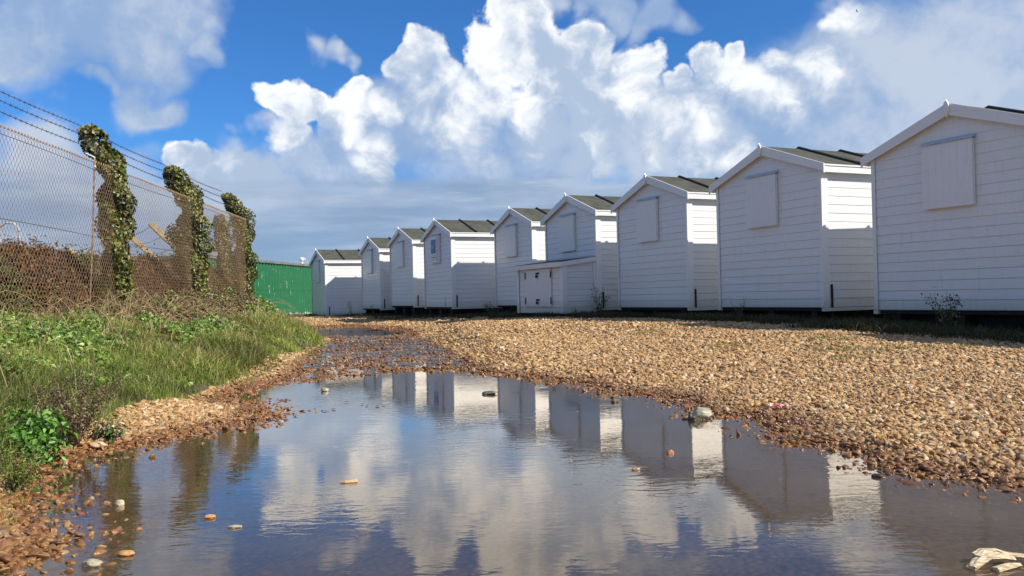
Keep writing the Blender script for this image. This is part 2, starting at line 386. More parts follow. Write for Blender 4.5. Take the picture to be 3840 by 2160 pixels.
def height(X, Y, rough=True):
    X = np.asarray(X, dtype=float); Y = np.asarray(Y, dtype=float)
    wgt = 0; acc = 0
    for cx, cy, cz in HCTRL:
        q = 1.0 / (((X - cx) ** 2 + (Y - cy) ** 2) ** 1.5 + 0.05); wgt = wgt + q; acc = acc + q * cz
    base = acc / wgt
    wob = fbm(X, Y, 1.7, 4) * 0.16 + fbm(X + 40, Y, 6.0, 3) * 0.07
    d1 = sdf(WATER, X, Y) + wob
    d2 = sdf(POOL2, X, Y) - 0.35 + wob * 0.8
    d = np.minimum(d1, d2)
    out = base * (1 - np.exp(-np.maximum(d, 0) / 1.1)) + 0.012 * fbm(X, Y, 3.0, 3) * np.clip(d / 0.5, 0, 1)
    ins = -0.060 * (1 - np.exp(np.minimum(d, 0) / 0.8)) + 0.006 * fbm(X, Y, 4.0, 3)
    h = np.where(d > 0, out, ins)
    dw = sdf(WET, X, Y) + wob * 0.8
    k = np.clip(0.85 - dw / 0.8, 0, 1); k = k * k * (3 - 2 * k)
    wet_h = -0.010 + 0.018 * fbm(X, Y, 2.6, 4)
    h = np.where(d > -0.05, h * (1 - k) + wet_h * k, h)
    gx = grass_x(Y) + 0.10 * fbm(X, Y, 1.5, 2)
    fx = fence_x(Y)
    t = np.clip((gx - X) / np.maximum(gx - fx, 0.35), 0, 1)
    t2 = t * t * (3 - 2 * t)
    fade = np.clip((24 - Y) / 8.0, 0.0, 1.0)
    bank = 0.03 + 0.57 * (0.35 * t + 0.65 * t2) * fade + 0.03 * fbm(X, Y, 2.2, 3) * (t > 0)
    h = np.where(X < gx, np.maximum(h * (1 - t), 0) + bank * np.clip((gx - X) / 0.2, 0, 1) , h)
    return h
def axis(parts):
    out = []
    for a, b, s in parts: out += list(np.arange(a, b - 1e-6, s))
    return np.array(out + [parts[-1][1]])
xs = axis([(-700, -100, 100), (-100, -20, 10), (-20, -9, 1.0), (-9, -3, 0.12), (-3, 3.6, 0.05), (3.6, 10, 0.12), (10, 20, 1.0), (20, 100, 10), (100, 700, 100)])
ys = axis([(-60, -10, 10), (-10, 1.0, 1.0), (1.0, 10.5, 0.05), (10.5, 26, 0.12), (26, 40, 0.4), (40, 60, 2), (60, 120, 12), (120, 1500, 120)])
GX, GY = np.meshgrid(xs, ys)
GZ = height(GX, GY)
far = np.clip((np.hypot(GX, GY) - 45) / 30, 0, 1)
GZ = GZ * (1 - far) + 0.2 * far
nx, ny = len(xs), len(ys)
V = np.stack([GX.ravel(), GY.ravel(), GZ.ravel()], 1)
ii = (np.arange(ny - 1)[:, None] * nx + np.arange(nx - 1)[None, :]).ravel()
F = np.stack([ii, ii + 1, ii + nx + 1, ii + nx], 1)
gm = np.clip((grass_x(GY) - GX) / 0.25 + 0.3, 0, 1).ravel()
wetm = np.clip(1 - (GZ - 0.004) / 0.022, 0, 1).ravel()

def ground_mat():
    mt, t = mat_new('shingle_ground')
    p = t.n('ShaderNodeNewGeometry').outputs['Position']
    ga = t.n('ShaderNodeAttribute', attribute_name='grassy').outputs['Fac']
    we = t.n('ShaderNodeAttribute', attribute_name='wet').outputs['Fac']
    vo = t.n('ShaderNodeTexVoronoi', {'Vector': p, 'Scale': 34.0, 'Randomness': 1.0})
    rnd = t.n('ShaderNodeSeparateColor', {0: vo.outputs['Color']})
    c = t.ramp(rnd.outputs[0], [(0.0, (0.22, 0.12, 0.05)), (0.25, (0.42, 0.26, 0.11)), (0.5, (0.54, 0.35, 0.16)), (0.75, (0.36, 0.20, 0.08)), (0.92, (0.60, 0.47, 0.28)), (1.0, (0.12, 0.10, 0.08))])
    crack = t.mr(vo.outputs['Distance'], 0.25, 0.75)
    c = t.mix(crack, c, (0.13, 0.085, 0.05))
    mud = t.mix(t.mr(t.noise(p, 9.0, 5, 0.6), 0.4, 0.65), (0.085, 0.062, 0.036), (0.14, 0.102, 0.062))
    c = t.mix(t.math('MULTIPLY', we, 0.86), c, mud)
    c = t.mix(ga, c, t.mix(t.noise(p, 14.0, 4, 0.6), (0.035, 0.04, 0.015), (0.10, 0.08, 0.04)))
    hgt = t.math('SUBTRACT', 1.0, vo.outputs['Distance'])
    rg = t.math('MULTIPLY_ADD', we, -0.4, 0.85)
    pbr(t, Base_Color=c, Roughness=rg, Normal=bump(t, hgt, 0.9, 0.02))
    return mt
ground = mesh_np('ground', V, F, ground_mat(), smooth=True, attrs={'grassy': gm, 'wet': wetm})
tag(ground, 'tan shingle track and grassy bank around the puddles', None, None, 'structure')

# ------------------------------------------------------------------ water
def water_mat():
    mt, t = mat_new('puddle_water')
    p = t.n('ShaderNodeNewGeometry').outputs['Position']
    mp = t.n('ShaderNodeMapping', {'Vector': p}); mp.inputs['Scale'].default_value = (0.45, 1.0, 1.0)
    mp.inputs['Rotation'].default_value = (0, 0, R(-8))
    a = t.noise(mp.outputs[0], 20.0, 2, 0.5, 0.6)
    b = t.noise(mp.outputs[0], 55.0, 2, 0.5, 0.3)
    patch = t.mr(t.noise(p, 0.9, 3, 0.5), 0.42, 0.62, 0.25, 1.0)
    hh = t.math('MULTIPLY', t.math('ADD', a, t.math('MULTIPLY', b, 0.28)), patch)
    nrm = bump(t, hh, 1.0, 0.0010)
    inc = t.n('ShaderNodeNewGeometry').outputs['Incoming']
    cs = t.math('ABSOLUTE', t.vec('DOT_PRODUCT', inc, nrm))
    p5 = t.math('POWER', t.math('SUBTRACT', 1.0, cs, clamp=True), 5.0)
    fac = t.math('MULTIPLY', t.math('POWER', t.math('MULTIPLY_ADD', p5, 0.98, 0.02), 1.3), 2.35)
    fac = t.math('MINIMUM', fac, 0.9)
    gl = t.n('ShaderNodeBsdfGlossy', {'Color': (0.94, 0.86, 0.77, 1), 'Roughness': 0.012, 'Normal': nrm})
    tr = t.n('ShaderNodeBsdfTransparent', {'Color': (0.84, 0.74, 0.62, 1)})
    silt = t.mix(t.mr(t.noise(p, 2.2, 4, 0.6), 0.35, 0.65), (0.080, 0.056, 0.034), (0.13, 0.092, 0.056))
    df = t.n('ShaderNodeBsdfDiffuse', {'Color': silt})
    tb = t.n('ShaderNodeMixShader', {0: t.mr(t.noise(p, 1.1, 3, 0.5), 0.3, 0.7, 0.35, 0.62), 1: tr.outputs[0], 2: df.outputs[0]})
    mx = t.n('ShaderNodeMixShader', {0: fac, 1: tb.outputs[0], 2: gl.outputs[0]})
    t.n('ShaderNodeOutputMaterial', {0: mx.outputs[0]})
    return mt
wv = np.array([(-4.2, -1.5, 0), (3.2, -1.5, 0), (3.2, 10, 0), (-0.2, 19, 0), (-1.8, 26, 0), (-6.2, 26, 0), (-5.6, 21, 0), (-3.6, 15.2, 0), (-3.3, 10, 0)], dtype=float)
mbw = MB(); mbw.poly([tuple(q) for q in wv], [tuple(range(len(wv)))])
water = mbw.build('water', water_mat())
tag(water, 'muddy rippled puddle mirroring the sky and the white huts', None, None, 'structure')

# ------------------------------------------------------------------ beach huts
W, T, HB, FT, HR, OF = 2.415, 0.153, 1.986, 2.125, 2.612, 0.071
DP = 2.62
SL = (HR - FT) / (W / 2 + T)
PITCHB = 0.128
def boards(mb, length_fn, z0, z1, place):
    """lapped boards: length_fn(z)->(a0,a1); place(a, off, z)->xyz, off = distance proud of the wall face"""
    z = z0; i = 0
    while z < z1 - 0.02:
        zt = min(z + PITCHB, z1)
        a0, a1 = length_fn(z); b0, b1 = length_fn(zt)
        if a1 - a0 < 0.02: break
        if b1 - b0 < 0.0: b0 = b1 = (a0 + a1) / 2
        j = (i * 7919 % 5) * 0.0006
        ch = 0.010
        g0, g1 = length_fn(z + ch)
        P = [place(a0, 0.0, z), place(a1, 0.0, z), place(a1, 0.0075 + j, z + 0.0015), place(a0, 0.0075 + j, z + 0.0015),
             place(g0, 0.0115 + j, z + ch), place(g1, 0.0115 + j, z + ch), place(b1, 0.0065, zt), place(b0, 0.0065, zt), place(b1, 0.0, zt), place(b0, 0.0, zt)]
        mb.poly(P, [(0, 1, 2, 3), (3, 2, 5, 4), (4, 5, 6, 7), (7, 6, 8, 9)])
        z = zt; i += 1
def make_hut():
    root = empty('beach_hut')
    wx = W / 2
    apex = HR - 0.045
    def lim(z):
        h = min(wx, max(0.0, (apex - z) / SL)); return (-h, h)
    # gable walls
    mb = MB()
    boards(mb, lim, 0.0, apex, lambda a, o, z: (a, -o, z))
    mb.prism([(-wx, 0), (wx, 0), (wx, apex - wx * SL), (0, apex), (-wx, apex - wx * SL)], 0.001, 0.04)
    mb.build('gable_wall', M['white'], root)
    mb = MB()
    boards(mb, lim, 0.0, apex, lambda a, o, z: (-a, DP + o, z))
    mb.prism([(-wx, 0), (wx, 0), (wx, apex - wx * SL), (0, apex), (-wx, apex - wx * SL)], DP - 0.04, DP - 0.001)
    mb.build('gable_wall', M['white'], root)
    ze = apex - wx * SL
    for sgn in (1, -1):
        mb = MB()
        boards(mb, lambda z: (0.0, DP), 0.0, ze, lambda a, o, z: (sgn * (wx + o), a if sgn > 0 else DP - a, z))
        x0, x1 = sorted((sgn * (wx - 0.001), sgn * (wx - 0.04)))
        mb.box(x0, x1, 0.042, DP - 0.042, 0, ze)
        mb.build('side_wall', M['white'], root)
    # corner trims (front, back) - one mesh per corner
    for sx in (1, -1):
        for y0, dy in ((0.0, -1), (DP, 1)):
            mb = MB()
            fx = sorted((sx * (wx - 0.028), sx * (wx + 0.024)))
            fy = sorted((y0 + dy * 0.0205, y0 + dy * 0.031))
            mb.box(fx[0], fx[1], fy[0], fy[1], 0.001, ze - 0.002)
            gx = sorted((sx * (wx + 0.0205), sx * (wx + 0.033)))
            gy = sorted((y0 + dy * 0.0312, y0 - dy * 0.095))
            mb.box(gx[0], gx[1], gy[0], gy[1], 0.0, ze - 0.004)
            mb.build('corner_trim', M['white_trim'], root, bevel=0.003)
    # floor, bearers and shadowed blocks under the hut
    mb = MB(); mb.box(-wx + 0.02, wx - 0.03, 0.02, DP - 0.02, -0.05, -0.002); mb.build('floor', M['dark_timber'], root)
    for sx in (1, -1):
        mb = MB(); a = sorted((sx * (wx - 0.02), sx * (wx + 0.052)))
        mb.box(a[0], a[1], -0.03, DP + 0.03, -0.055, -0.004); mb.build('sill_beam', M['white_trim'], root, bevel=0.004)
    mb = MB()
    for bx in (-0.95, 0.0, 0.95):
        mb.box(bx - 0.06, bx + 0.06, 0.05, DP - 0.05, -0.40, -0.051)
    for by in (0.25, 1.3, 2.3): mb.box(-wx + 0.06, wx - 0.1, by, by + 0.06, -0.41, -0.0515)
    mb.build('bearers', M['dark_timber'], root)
    # roof
    x1 = wx + T
    th = 0.022
    yb = DP + 0.085
    mb = MB()
    e_ = 0.045; ez = SL * e_
    mb.prism([(-x1 + e_, FT + ez - 0.004), (0, HR - 0.004), (x1 - e_, FT + ez - 0.004), (x1 - e_, FT + ez - 0.004 - th), (0, HR - 0.004 - th), (-x1 + e_, FT + ez - 0.004 - th)], -OF - 0.001, yb)
    roof = mb.build('roof', M['felt'], root)
    # sheathing lip showing under the bargeboard
    mb = MB()
    mb.prism([(-x1 + 0.068, FT - 0.006), (0, HR - 0.03), (x1 - 0.068, FT - 0.006), (x1 - 0.068, FT - 0.026), (0, HR - 0.05), (-x1 + 0.068, FT - 0.026)], -OF + 0.0, yb - 0.01)
    mb.build('roof_boards', M['white_warm'], root)
    for by in (0.794, 1.702):
        mb = MB(); y0 = -OF + by
        prof = []
        for sx in (-1, 1):
            s = [(sx * x1 * k, HR - SL * x1 * k) for k in (0.0, 0.25, 0.5, 0.75, 0.972)]
            for (a, za), (b, zb) in zip(s[:-1], s[1:]):
                jit = 0.004 * math.sin(a * 9 + by * 5)
                P = []
                for (q, zq) in ((a, za), (b, zb)):
                    for (oy, oz) in ((-0.034, -0.002), (-0.026, 0.026), (-0.008, 0.038), (0.010, 0.036), (0.026, 0.022), (0.034, -0.002)):
                        P.append((q, y0 + oy + jit * (q == b and 1 or 1), zq + oz))
                mb.poly(P, [(i, i + 1, i + 7, i + 6) for i in range(5)] + [(0, 5, 11, 6)])
        mb.build('roof_batten', M['black_felt'], roof)
    # bargeboards with plumb-cut drop ends
    bt = 0.138
    for fy, back in ((-OF - 0.001, False), (yb, True)):
        ya, yb2 = (fy - 0.022, fy) if not back else (fy + 0.001, fy + 0.022)
        for sx in (-1, 1):
            mb = MB()
            prof = [(sx * 0.0015, HR + 0.004), (sx * x1, FT + 0.004), (sx * x1, HB), (sx * (x1 - 0.035), HB + 0.035), (sx * 0.0015, HR - bt - 0.012)]
            if sx < 0: prof = prof[::-1]
            mb.prism(prof, ya, yb2)
            mb.build('bargeboard', M['white_trim'], root, bevel=0.002)
    # fascia with bright drip strip
    for sx in (-1, 1):
        mb = MB()
        a = sorted((sx * (x1 - 0.066), sx * (x1 - 0.046)))
        mb.box(a[0], a[1], -OF + 0.001, yb - 0.001, FT - 0.116, FT - 0.021)
        b = sorted((sx * (x1 - 0.066), sx * (x1 - 0.034)))
        mb.box(b[0], b[1], -OF + 0.001, yb - 0.001, FT - 0.0205, FT + 0.003)
        mb.build('fascia', M['white_trim'], root)
    # finial
    mb = MB()
    half = [(0.0, 0.045), (0.010, 0.020), (0.026, 0.002), (0.036, -0.03), (0.037, -0.075), (0.030, -0.115), (0.012, -0.145), (0.0, -0.185)]
    prof = [(a, HR + b) for a, b in half] + [(-a, HR + b) for a, b in half[-2:0:-1]]
    mb.prism(prof[::-1], -OF - 0.052, -OF - 0.0235)
    mb.build('finial', M['white_trim'], root, bevel=0.003)
    # shutter: planks on a frame, small lid above
    mb = MB()
    a0, a1, z0, z1 = -0.40, 0.305, 1.305, 2.125
    n = 7; wv_ = (a1 - a0) / n
    for i in range(n):
        mb.box(a0 + i * wv_ + 0.0006, a0 + (i + 1) * wv_ - 0.0006, -0.078, -0.058, z0, z1)
    mb.box(a0 + 0.004, a1 - 0.004, -0.0575, -0.02, z0 + 0.004, z1 - 0.003)
    sh = mb.build('shutter', M['white'], root)
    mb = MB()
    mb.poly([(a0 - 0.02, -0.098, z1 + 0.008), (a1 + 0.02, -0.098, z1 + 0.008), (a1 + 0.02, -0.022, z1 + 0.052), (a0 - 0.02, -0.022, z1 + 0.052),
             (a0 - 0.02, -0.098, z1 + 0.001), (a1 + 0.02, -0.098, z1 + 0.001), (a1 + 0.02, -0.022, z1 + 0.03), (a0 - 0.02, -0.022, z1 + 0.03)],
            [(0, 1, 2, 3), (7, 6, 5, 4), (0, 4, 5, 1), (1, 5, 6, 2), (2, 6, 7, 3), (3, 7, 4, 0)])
    mb.build('shutter_lid', M['lid_sky_tint'], sh)
    # dark iron strap at the foot of the side wall
    mb = MB(); mb.box(wx + 0.0335, wx + 0.05, 0.105, 0.135, -0.14, 0.345); mb.build('strap', M['iron_black'], root)
    return root
HUTS = [(-7.666, 33.664, 0.173, -1.1314), (-5.167, 31.159, 0.419, -1.1338), (-3.688, 28.509, 0.517, -1.1250), (-2.191, 25.273, 0.480, -1.1494), (0.057, 22.665, 0.506, -1.1536),
        (1.370, 19.602, 0.457, -1.1495), (2.773, 16.778, 0.468, -1.1464), (4.143, 13.719, 0.478, -1.1493), (5.606, 10.687, 0.446, -1.1119)]
HLAB = ['farthest white beach hut, its floor lower than the others, beside the green corrugated shed',
        'small white beach hut next to the farthest one, dark twig at its gable',
        'white beach hut just left of the one with the poster',
        'white beach hut with a blue for sale poster on its shutter',
        'white beach hut right of the poster hut, half hidden by the low storage box',
        'white beach hut directly behind the low padlocked storage box',
        'white beach hut with a tall dead weed at its left corner',
        'second nearest white beach hut, its whole gable and shutter in view',
        'nearest and largest white beach hut, cut by the right edge of the picture']
proto = make_hut()
huts = []
for i, (x, y, z, a) in enumerate(HUTS):
    h = proto if i == 0 else copy_tree(proto)
    h.location = (x, y, z); h.rotation_euler = (0, 0, a)
    tag(h, HLAB[i], 'beach hut', 'white beach huts in a row')
    huts.append(h)
# one more hut beyond the right edge of the frame: its shadow falls on the nearest gable's neighbour ground
h = copy_tree(proto); h.location = (7.15, 7.72, 0.43); h.rotation_euler = (0, 0, -1.12)
tag(h, 'white beach hut just outside the right edge, next in the row', 'beach hut', 'white beach huts in a row')

def hw(i, a, b, z):
    x, y, z0, yaw = HUTS[i]
    return Vector((x + a * math.cos(yaw) - b * math.sin(yaw), y + a * math.sin(yaw) + b * math.cos(yaw), z0 + z))

# poster on the shutter of the fourth hut
M['poster_white'] = simple('poster_white', (0.74, 0.74, 0.74), (0.80, 0.80, 0.80), 5, 0.35, 0.02)
M['poster_blue'] = simple('poster_blue', (0.02, 0.10, 0.26), (0.025, 0.13, 0.32), 5, 0.35, 0.02)
M['poster_red'] = simple('poster_red', (0.62, 0.07, 0.09), (0.70, 0.10, 0.12), 5, 0.4, 0.02)
M['poster_ink'] = simple('poster_ink', (0.03, 0.10, 0.18), (0.04, 0.13, 0.22), 5, 0.4, 0.02)
M['poster_grey'] = simple('poster_grey', (0.36, 0.46, 0.55), (0.42, 0.52, 0.6), 5, 0.4, 0.02)
x, y, z, a = HUTS[3]
pr = empty('poster', (x, y, z), a)
tag(pr, 'blue and white for sale poster with red sideways letters fixed to a hut shutter', 'poster')
mb = MB(); mb.box(-0.385, 0.285, -0.084, -0.0785, 1.335, 2.09); mb.build('board', M['poster_white'], pr)
mb = MB(); mb.box(-0.365, 0.065, -0.088, -0.0845, 1.60, 2.02); mb.build('blue_panel', M['poster_blue'], pr)
mb = MB()
mb.prism([(-0.335, 1.86), (-0.315, 1.885), (-0.285, 1.83), (-0.29, 1.79), (-0.325, 1.77)], -0.0915, -0.0885)
mb.prism([(-0.25, 1.85), (-0.21, 1.81), (-0.15, 1.86), (-0.13, 1.83), (-0.17, 1.79), (-0.13, 1.74), (-0.16, 1.73), (-0.205, 1.77), (-0.245, 1.745), (-0.262, 1.765), (-0.225, 1.795)], -0.0915, -0.0885)
mb.prism([(-0.335, 1.74), (-0.29, 1.765), (-0.30, 1.735), (-0.335, 1.72)], -0.0915, -0.0885)
mb.build('emblem', M['poster_grey'], pr)
mb = MB(); mb.box(-0.35, 0.06, -0.088, -0.0845, 1.475, 1.495); mb.build('dark_rule', M['poster_ink'], pr)
mb = MB(); mb.box(-0.34, 0.03, -0.088, -0.0845, 1.525, 1.55); mb.box(-0.35, 0.04, -0.0875, -0.0845, 1.415, 1.43); mb.build('small_print', M['poster_grey'], pr)
def text_mesh(name, body, size, mat, parent, loc, rot, extrude=0.001):
    cu = bpy.data.curves.new(name, 'FONT'); cu.body = body; cu.size = size; cu.extrude = extrude; cu.align_x = 'CENTER'; cu.align_y = 'CENTER'
    ob = bpy.data.objects.new(name + '_src', cu); COL.objects.link(ob)
    dg = bpy.context.evaluated_depsgraph_get()
    me = bpy.data.meshes.new_from_object(ob.evaluated_get(dg))
    bpy.data.objects.remove(ob, do_unlink=True)
    me.materials.clear(); me.materials.append(mat)
    o = bpy.data.objects.new(name, me); COL.objects.link(o); o.parent = parent
    o.location = loc; o.rotation_euler = rot
    return o
tx = text_mesh('lettering', 'FOR SALE', 0.19, M['poster_red'], pr, (0.175, -0.0865, 1.715), (0, 0, 0))
w_ = max(1e-3, tx.dimensions.x)
mm = Matrix(((0, 1, 0), (0, 0, -1), (-1, 0, 0))).to_4x4()      # text x -> down, text y -> right, normal -> towards the track
tx.matrix_basis = Matrix.Translation((0.175, -0.0865, 1.715)) @ mm @ Matrix.Diagonal((0.70 / w_ if w_ > 0.1 else 1, 1.15, 1, 1))

# ------------------------------------------------------------------ low storage box in front of the sixth hut
x, y, z, a = HUTS[5]
sb = empty('storage_box', (x, y, z), a)
tag(sb, 'low white storage box with double doors and two padlocks in front of a hut', 'storage box')
u0, u1, v0, v1, zb, zf, zk = -1.15, 1.19, -0.836, -0.03, -0.105, 0.99, 1.10
mb = MB()
boards(mb, lambda zz: (u0, u1), zb, zf, lambda a_, o, zz: (a_, v0 - o + 0.019, zz))
mb.box(u0, u1, v0 + 0.020, v0 + 0.04, zb, zf)
mb.build('front_wall', M['white_warm'], sb)
for sx, u in ((1, u1), (-1, u0)):
    mb = MB()
    def top(v): return zf + (zk - zf) * (v - v0) / (v1 - v0)
    def lf(zz):
        lo = v0 if zz <= zf else v0 + (zz - zf) / (zk - zf) * (v1 - v0)
        return (lo, v1) if sx > 0 else (-v1, -lo)
    boards(mb, lf, zb, zk, lambda a_, o, zz: (u + sx * (o - 0.018), a_ if sx > 0 else -a_, zz))
    q = sorted((u - sx * 0.019, u - sx * 0.04))
    mb.prism([(v0 + 0.045, zb), (v1, zb), (v1, zk - 0.002), (v0 + 0.045, zf)], q[0], q[1], 'yz')
    mb.build('side_wall', M['white'], sb)
mb = MB()
for u in (u1, u0):
    s = 1 if u == u1 else -1
    q = sorted((u + s * 0.003, u + s * 0.018)); mb.box(q[0], q[1], v0 - 0.018, v0 + 0.10, zb - 0.002, zf - 0.003)
    q = sorted((u + s * 0.0025, u - s * 0.10)); mb.box(q[0], q[1], v0 - 0.018, v0 - 0.0055, zb - 0.001, zf - 0.004)
    if s > 0:
        mb.box(u + 0.003, u + 0.017, v1 - 0.06, v1 + 0.0, zb, zk - 0.02)
mb.build('corner_trim', M['white_trim'], sb, bevel=0.002)
mb = MB()
mb.poly([(u0 - 0.06, v0 - 0.075, zf + 0.025), (u1 + 0.03, v0 - 0.075, zf + 0.025), (u1 + 0.03, v1, zk + 0.032), (u0 - 0.06, v1, zk + 0.032),
         (u0 - 0.06, v0 - 0.075, zf + 0.005), (u1 + 0.03, v0 - 0.075, zf + 0.005), (u1 + 0.03, v1, zk + 0.012), (u0 - 0.06, v1, zk + 0.012)],
        [(0, 1, 2, 3), (7, 6, 5, 4), (0, 4, 5, 1), (1, 5, 6, 2), (2, 6, 7, 3), (3, 7, 4, 0)])
mb.build('roof', M['black_felt'], sb)
mb = MB(); mb.box(u0 - 0.062, u1 + 0.032, v0 - 0.093, v0 - 0.0755, zf - 0.085, zf + 0.018)
mb.build('fascia', M['white_warm'], sb, bevel=0.002)
mb = MB()
mb.prism([(v0 - 0.0752, zf - 0.085), (v1, zk - 0.075), (v1, zk + 0.022), (v0 - 0.0752, zf + 0.015)], u1 + 0.031, u1 + 0.047, 'yz')
mb.build('fascia', M['white_trim'], sb, bevel=0.002)
for s, (d0_, d1_) in ((-1, (-0.655, -0.003)), (1, (0.003, 0.66))):
    mb = MB(); n = 5; ww = (d1_ - d0_) / n
    for i in range(n): mb.box(d0_ + i * ww + 0.001, d0_ + (i + 1) * ww - 0.001, v0 - 0.022, v0 - 0.0005, 0.045, 0.895)
    dr = mb.build('door', M['white_warm'], sb)
    for hz in (0.76, 0.18):
        mb = MB(); hx = d0_ if s < 0 else d1_
        mb.box(hx - 0.012, hx + 0.012, v0 - 0.034, v0 - 0.0225, hz - 0.075, hz + 0.075)
        mb.tube([(hx, v0 - 0.036, hz - 0.08), (hx, v0 - 0.036, hz + 0.08)], 0.008, 6)
        mb.build('hinge', M['iron_black'], dr)
for hz in (0.80, 0.20):
    mb = MB(); mb.box(-0.085, 0.075, v0 - 0.034, v0 - 0.0225, hz - 0.018, hz + 0.018)
    mb.tube([(-0.05, v0 - 0.042, hz), (0.07, v0 - 0.042, hz)], 0.011, 6)
    hs = mb.build('hasp', M['iron_black'], sb)
    mb = MB(); mb.box(-0.045, 0.022, v0 - 0.065, v0 - 0.037, hz - 0.10, hz - 0.04)
    mb.tube([(-0.034, v0 - 0.051, hz - 0.045), (-0.034, v0 - 0.051, hz - 0.005), (-0.01, v0 - 0.051, hz + 0.01), (0.012, v0 - 0.051, hz - 0.005), (0.012, v0 - 0.051, hz - 0.045)], 0.006, 6)
    mb.build('padlock', M['iron_black'], hs)
mb = MB(); mb.box(u0 + 0.04, u1 - 0.04, v0 + 0.05, v1, zb - 0.2, zb - 0.002); mb.build('bearers', M['dark_timber'], sb)

# ------------------------------------------------------------------ green corrugated shed
def green_mat():
    mt, t = mat_new('flaking_green_paint')
    co = t.n('ShaderNodeTexCoord').outputs['Object']
    mp = t.n('ShaderNodeMapping', {'Vector': co}); mp.inputs['Scale'].default_value = (9, 9, 1.4)
    a = t.noise(mp.outputs[0], 1.6, 6, 0.62)
    b = t.noise(co, 3.0, 4, 0.5)
    z = t.n('ShaderNodeSeparateXYZ', {0: co}).outputs[2]
    low = t.mr(z, 0.0, 0.16, 0.16, 0.0)
    fl = t.mr(t.math('ADD', a, low), 0.63, 0.67)
    g = t.mix(b, (0.006, 0.10, 0.036), (0.014, 0.165, 0.062))
    c = t.mix(fl, g, (0.62, 0.68, 0.60))
    pbr(t, Base_Color=c, Roughness=0.42, Normal=bump(t, a, 0.2, 0.01))
    return mt
M['green'] = green_mat()
SA = Vector((-9.95, 42.0, 0)); SB = Vector((-11.4, 31.7, 0))      # wall foot line, far and near end
L = (SB - SA).length; ang = math.atan2((SB - SA).y, (SB - SA).x)
shed = empty('corrugated_shed', (SA.x, SA.y, 0.13), ang)
tag(shed, 'green corrugated shed with flaking paint at the end of the row of huts', 'shed')
# local x runs from the far end towards the camera, local y: +y is the side facing the track
nxs = 420; X_ = np.linspace(0, L, nxs)
per = 0.30
ph = (X_ % per) / per
prof = np.interp(ph, [0, .10, .16, .62, .68, 1.0], [0.0, 0.0, 0.07, 0.07, 0.0, 0.0])
def top_z(xx): return 2.32
vv = []; ff = []
for k, (za, zb_, off) in enumerate(((0.0, None, 0.0), (1.14, 9, 0.012))):
    b = len(vv)
    for i, xx in enumerate(X_):
        zt_ = 1.20 if k == 0 else top_z(xx)
        vv.append((xx, prof[i] + off, za)); vv.append((xx, prof[i] + off, zt_))
    for i in range(nxs - 1):
        if 0.5 * (ph[i] + ph[i + 1]) < 0.27 and abs(ph[i] - ph[i + 1]) < .5: continue
        q = b + 2 * i; ff.append((q, q + 2, q + 3, q + 1))
mesh_np('cladding', vv, ff, M['green'], shed)
mb = MB()
mb.box(-0.02, L, -3.2, -0.005, 0.0, 2.28); mb.build('frame', M['dark_timber'], shed)
mb = MB()
mb.poly([(-0.1, 0.13, top_z(0) - 0.01), (L, 0.13, top_z(L) - 0.01), (L, -3.3, top_z(L) + 0.0), (-0.1, -3.3, top_z(0) + 0.0),
         (-0.1, 0.13, top_z(0) + 0.10), (L, 0.13, top_z(L) + 0.10), (L, -3.3, top_z(L) + 0.14), (-0.1, -3.3, top_z(0) + 0.14)],
        [(3, 2, 1, 0), (4, 5, 6, 7), (0, 1, 5, 4), (1, 2, 6, 5), (2, 3, 7, 6), (3, 0, 4, 7)])
mb.build('roof', simple('grey_green_sheet', (0.10, 0.13, 0.11), (0.19, 0.22, 0.18), 4, 0.7, 0.3), shed)
mb = MB(); mb.box(-0.1, L, 0.062, 0.16, -0.12, -0.01); mb.build('sill', simple('pale_kerb', (0.42, 0.40, 0.34), (0.62, 0.60, 0.52), 12, 0.8, 0.4), shed)
mb = MB()
vx, vy, vz = 0.5, -0.25, top_z(0) + 0.1
mb.tube([(vx, vy, vz), (vx, vy, vz + 0.18)], 0.06, 12); mb.tube([(vx, vy, vz + 0.18), (vx, vy, vz + 0.22), (vx, vy, vz + 0.30), (vx, vy, vz + 0.34)], [0.105, 0.12, 0.12, 0.05], 14)
mb.tube([(vx, vy, vz + 0.26), (vx, vy + 0.16, vz + 0.26)], 0.05, 10)
mb.build('flue_cowl', M['white_trim'], shed, smooth=False)

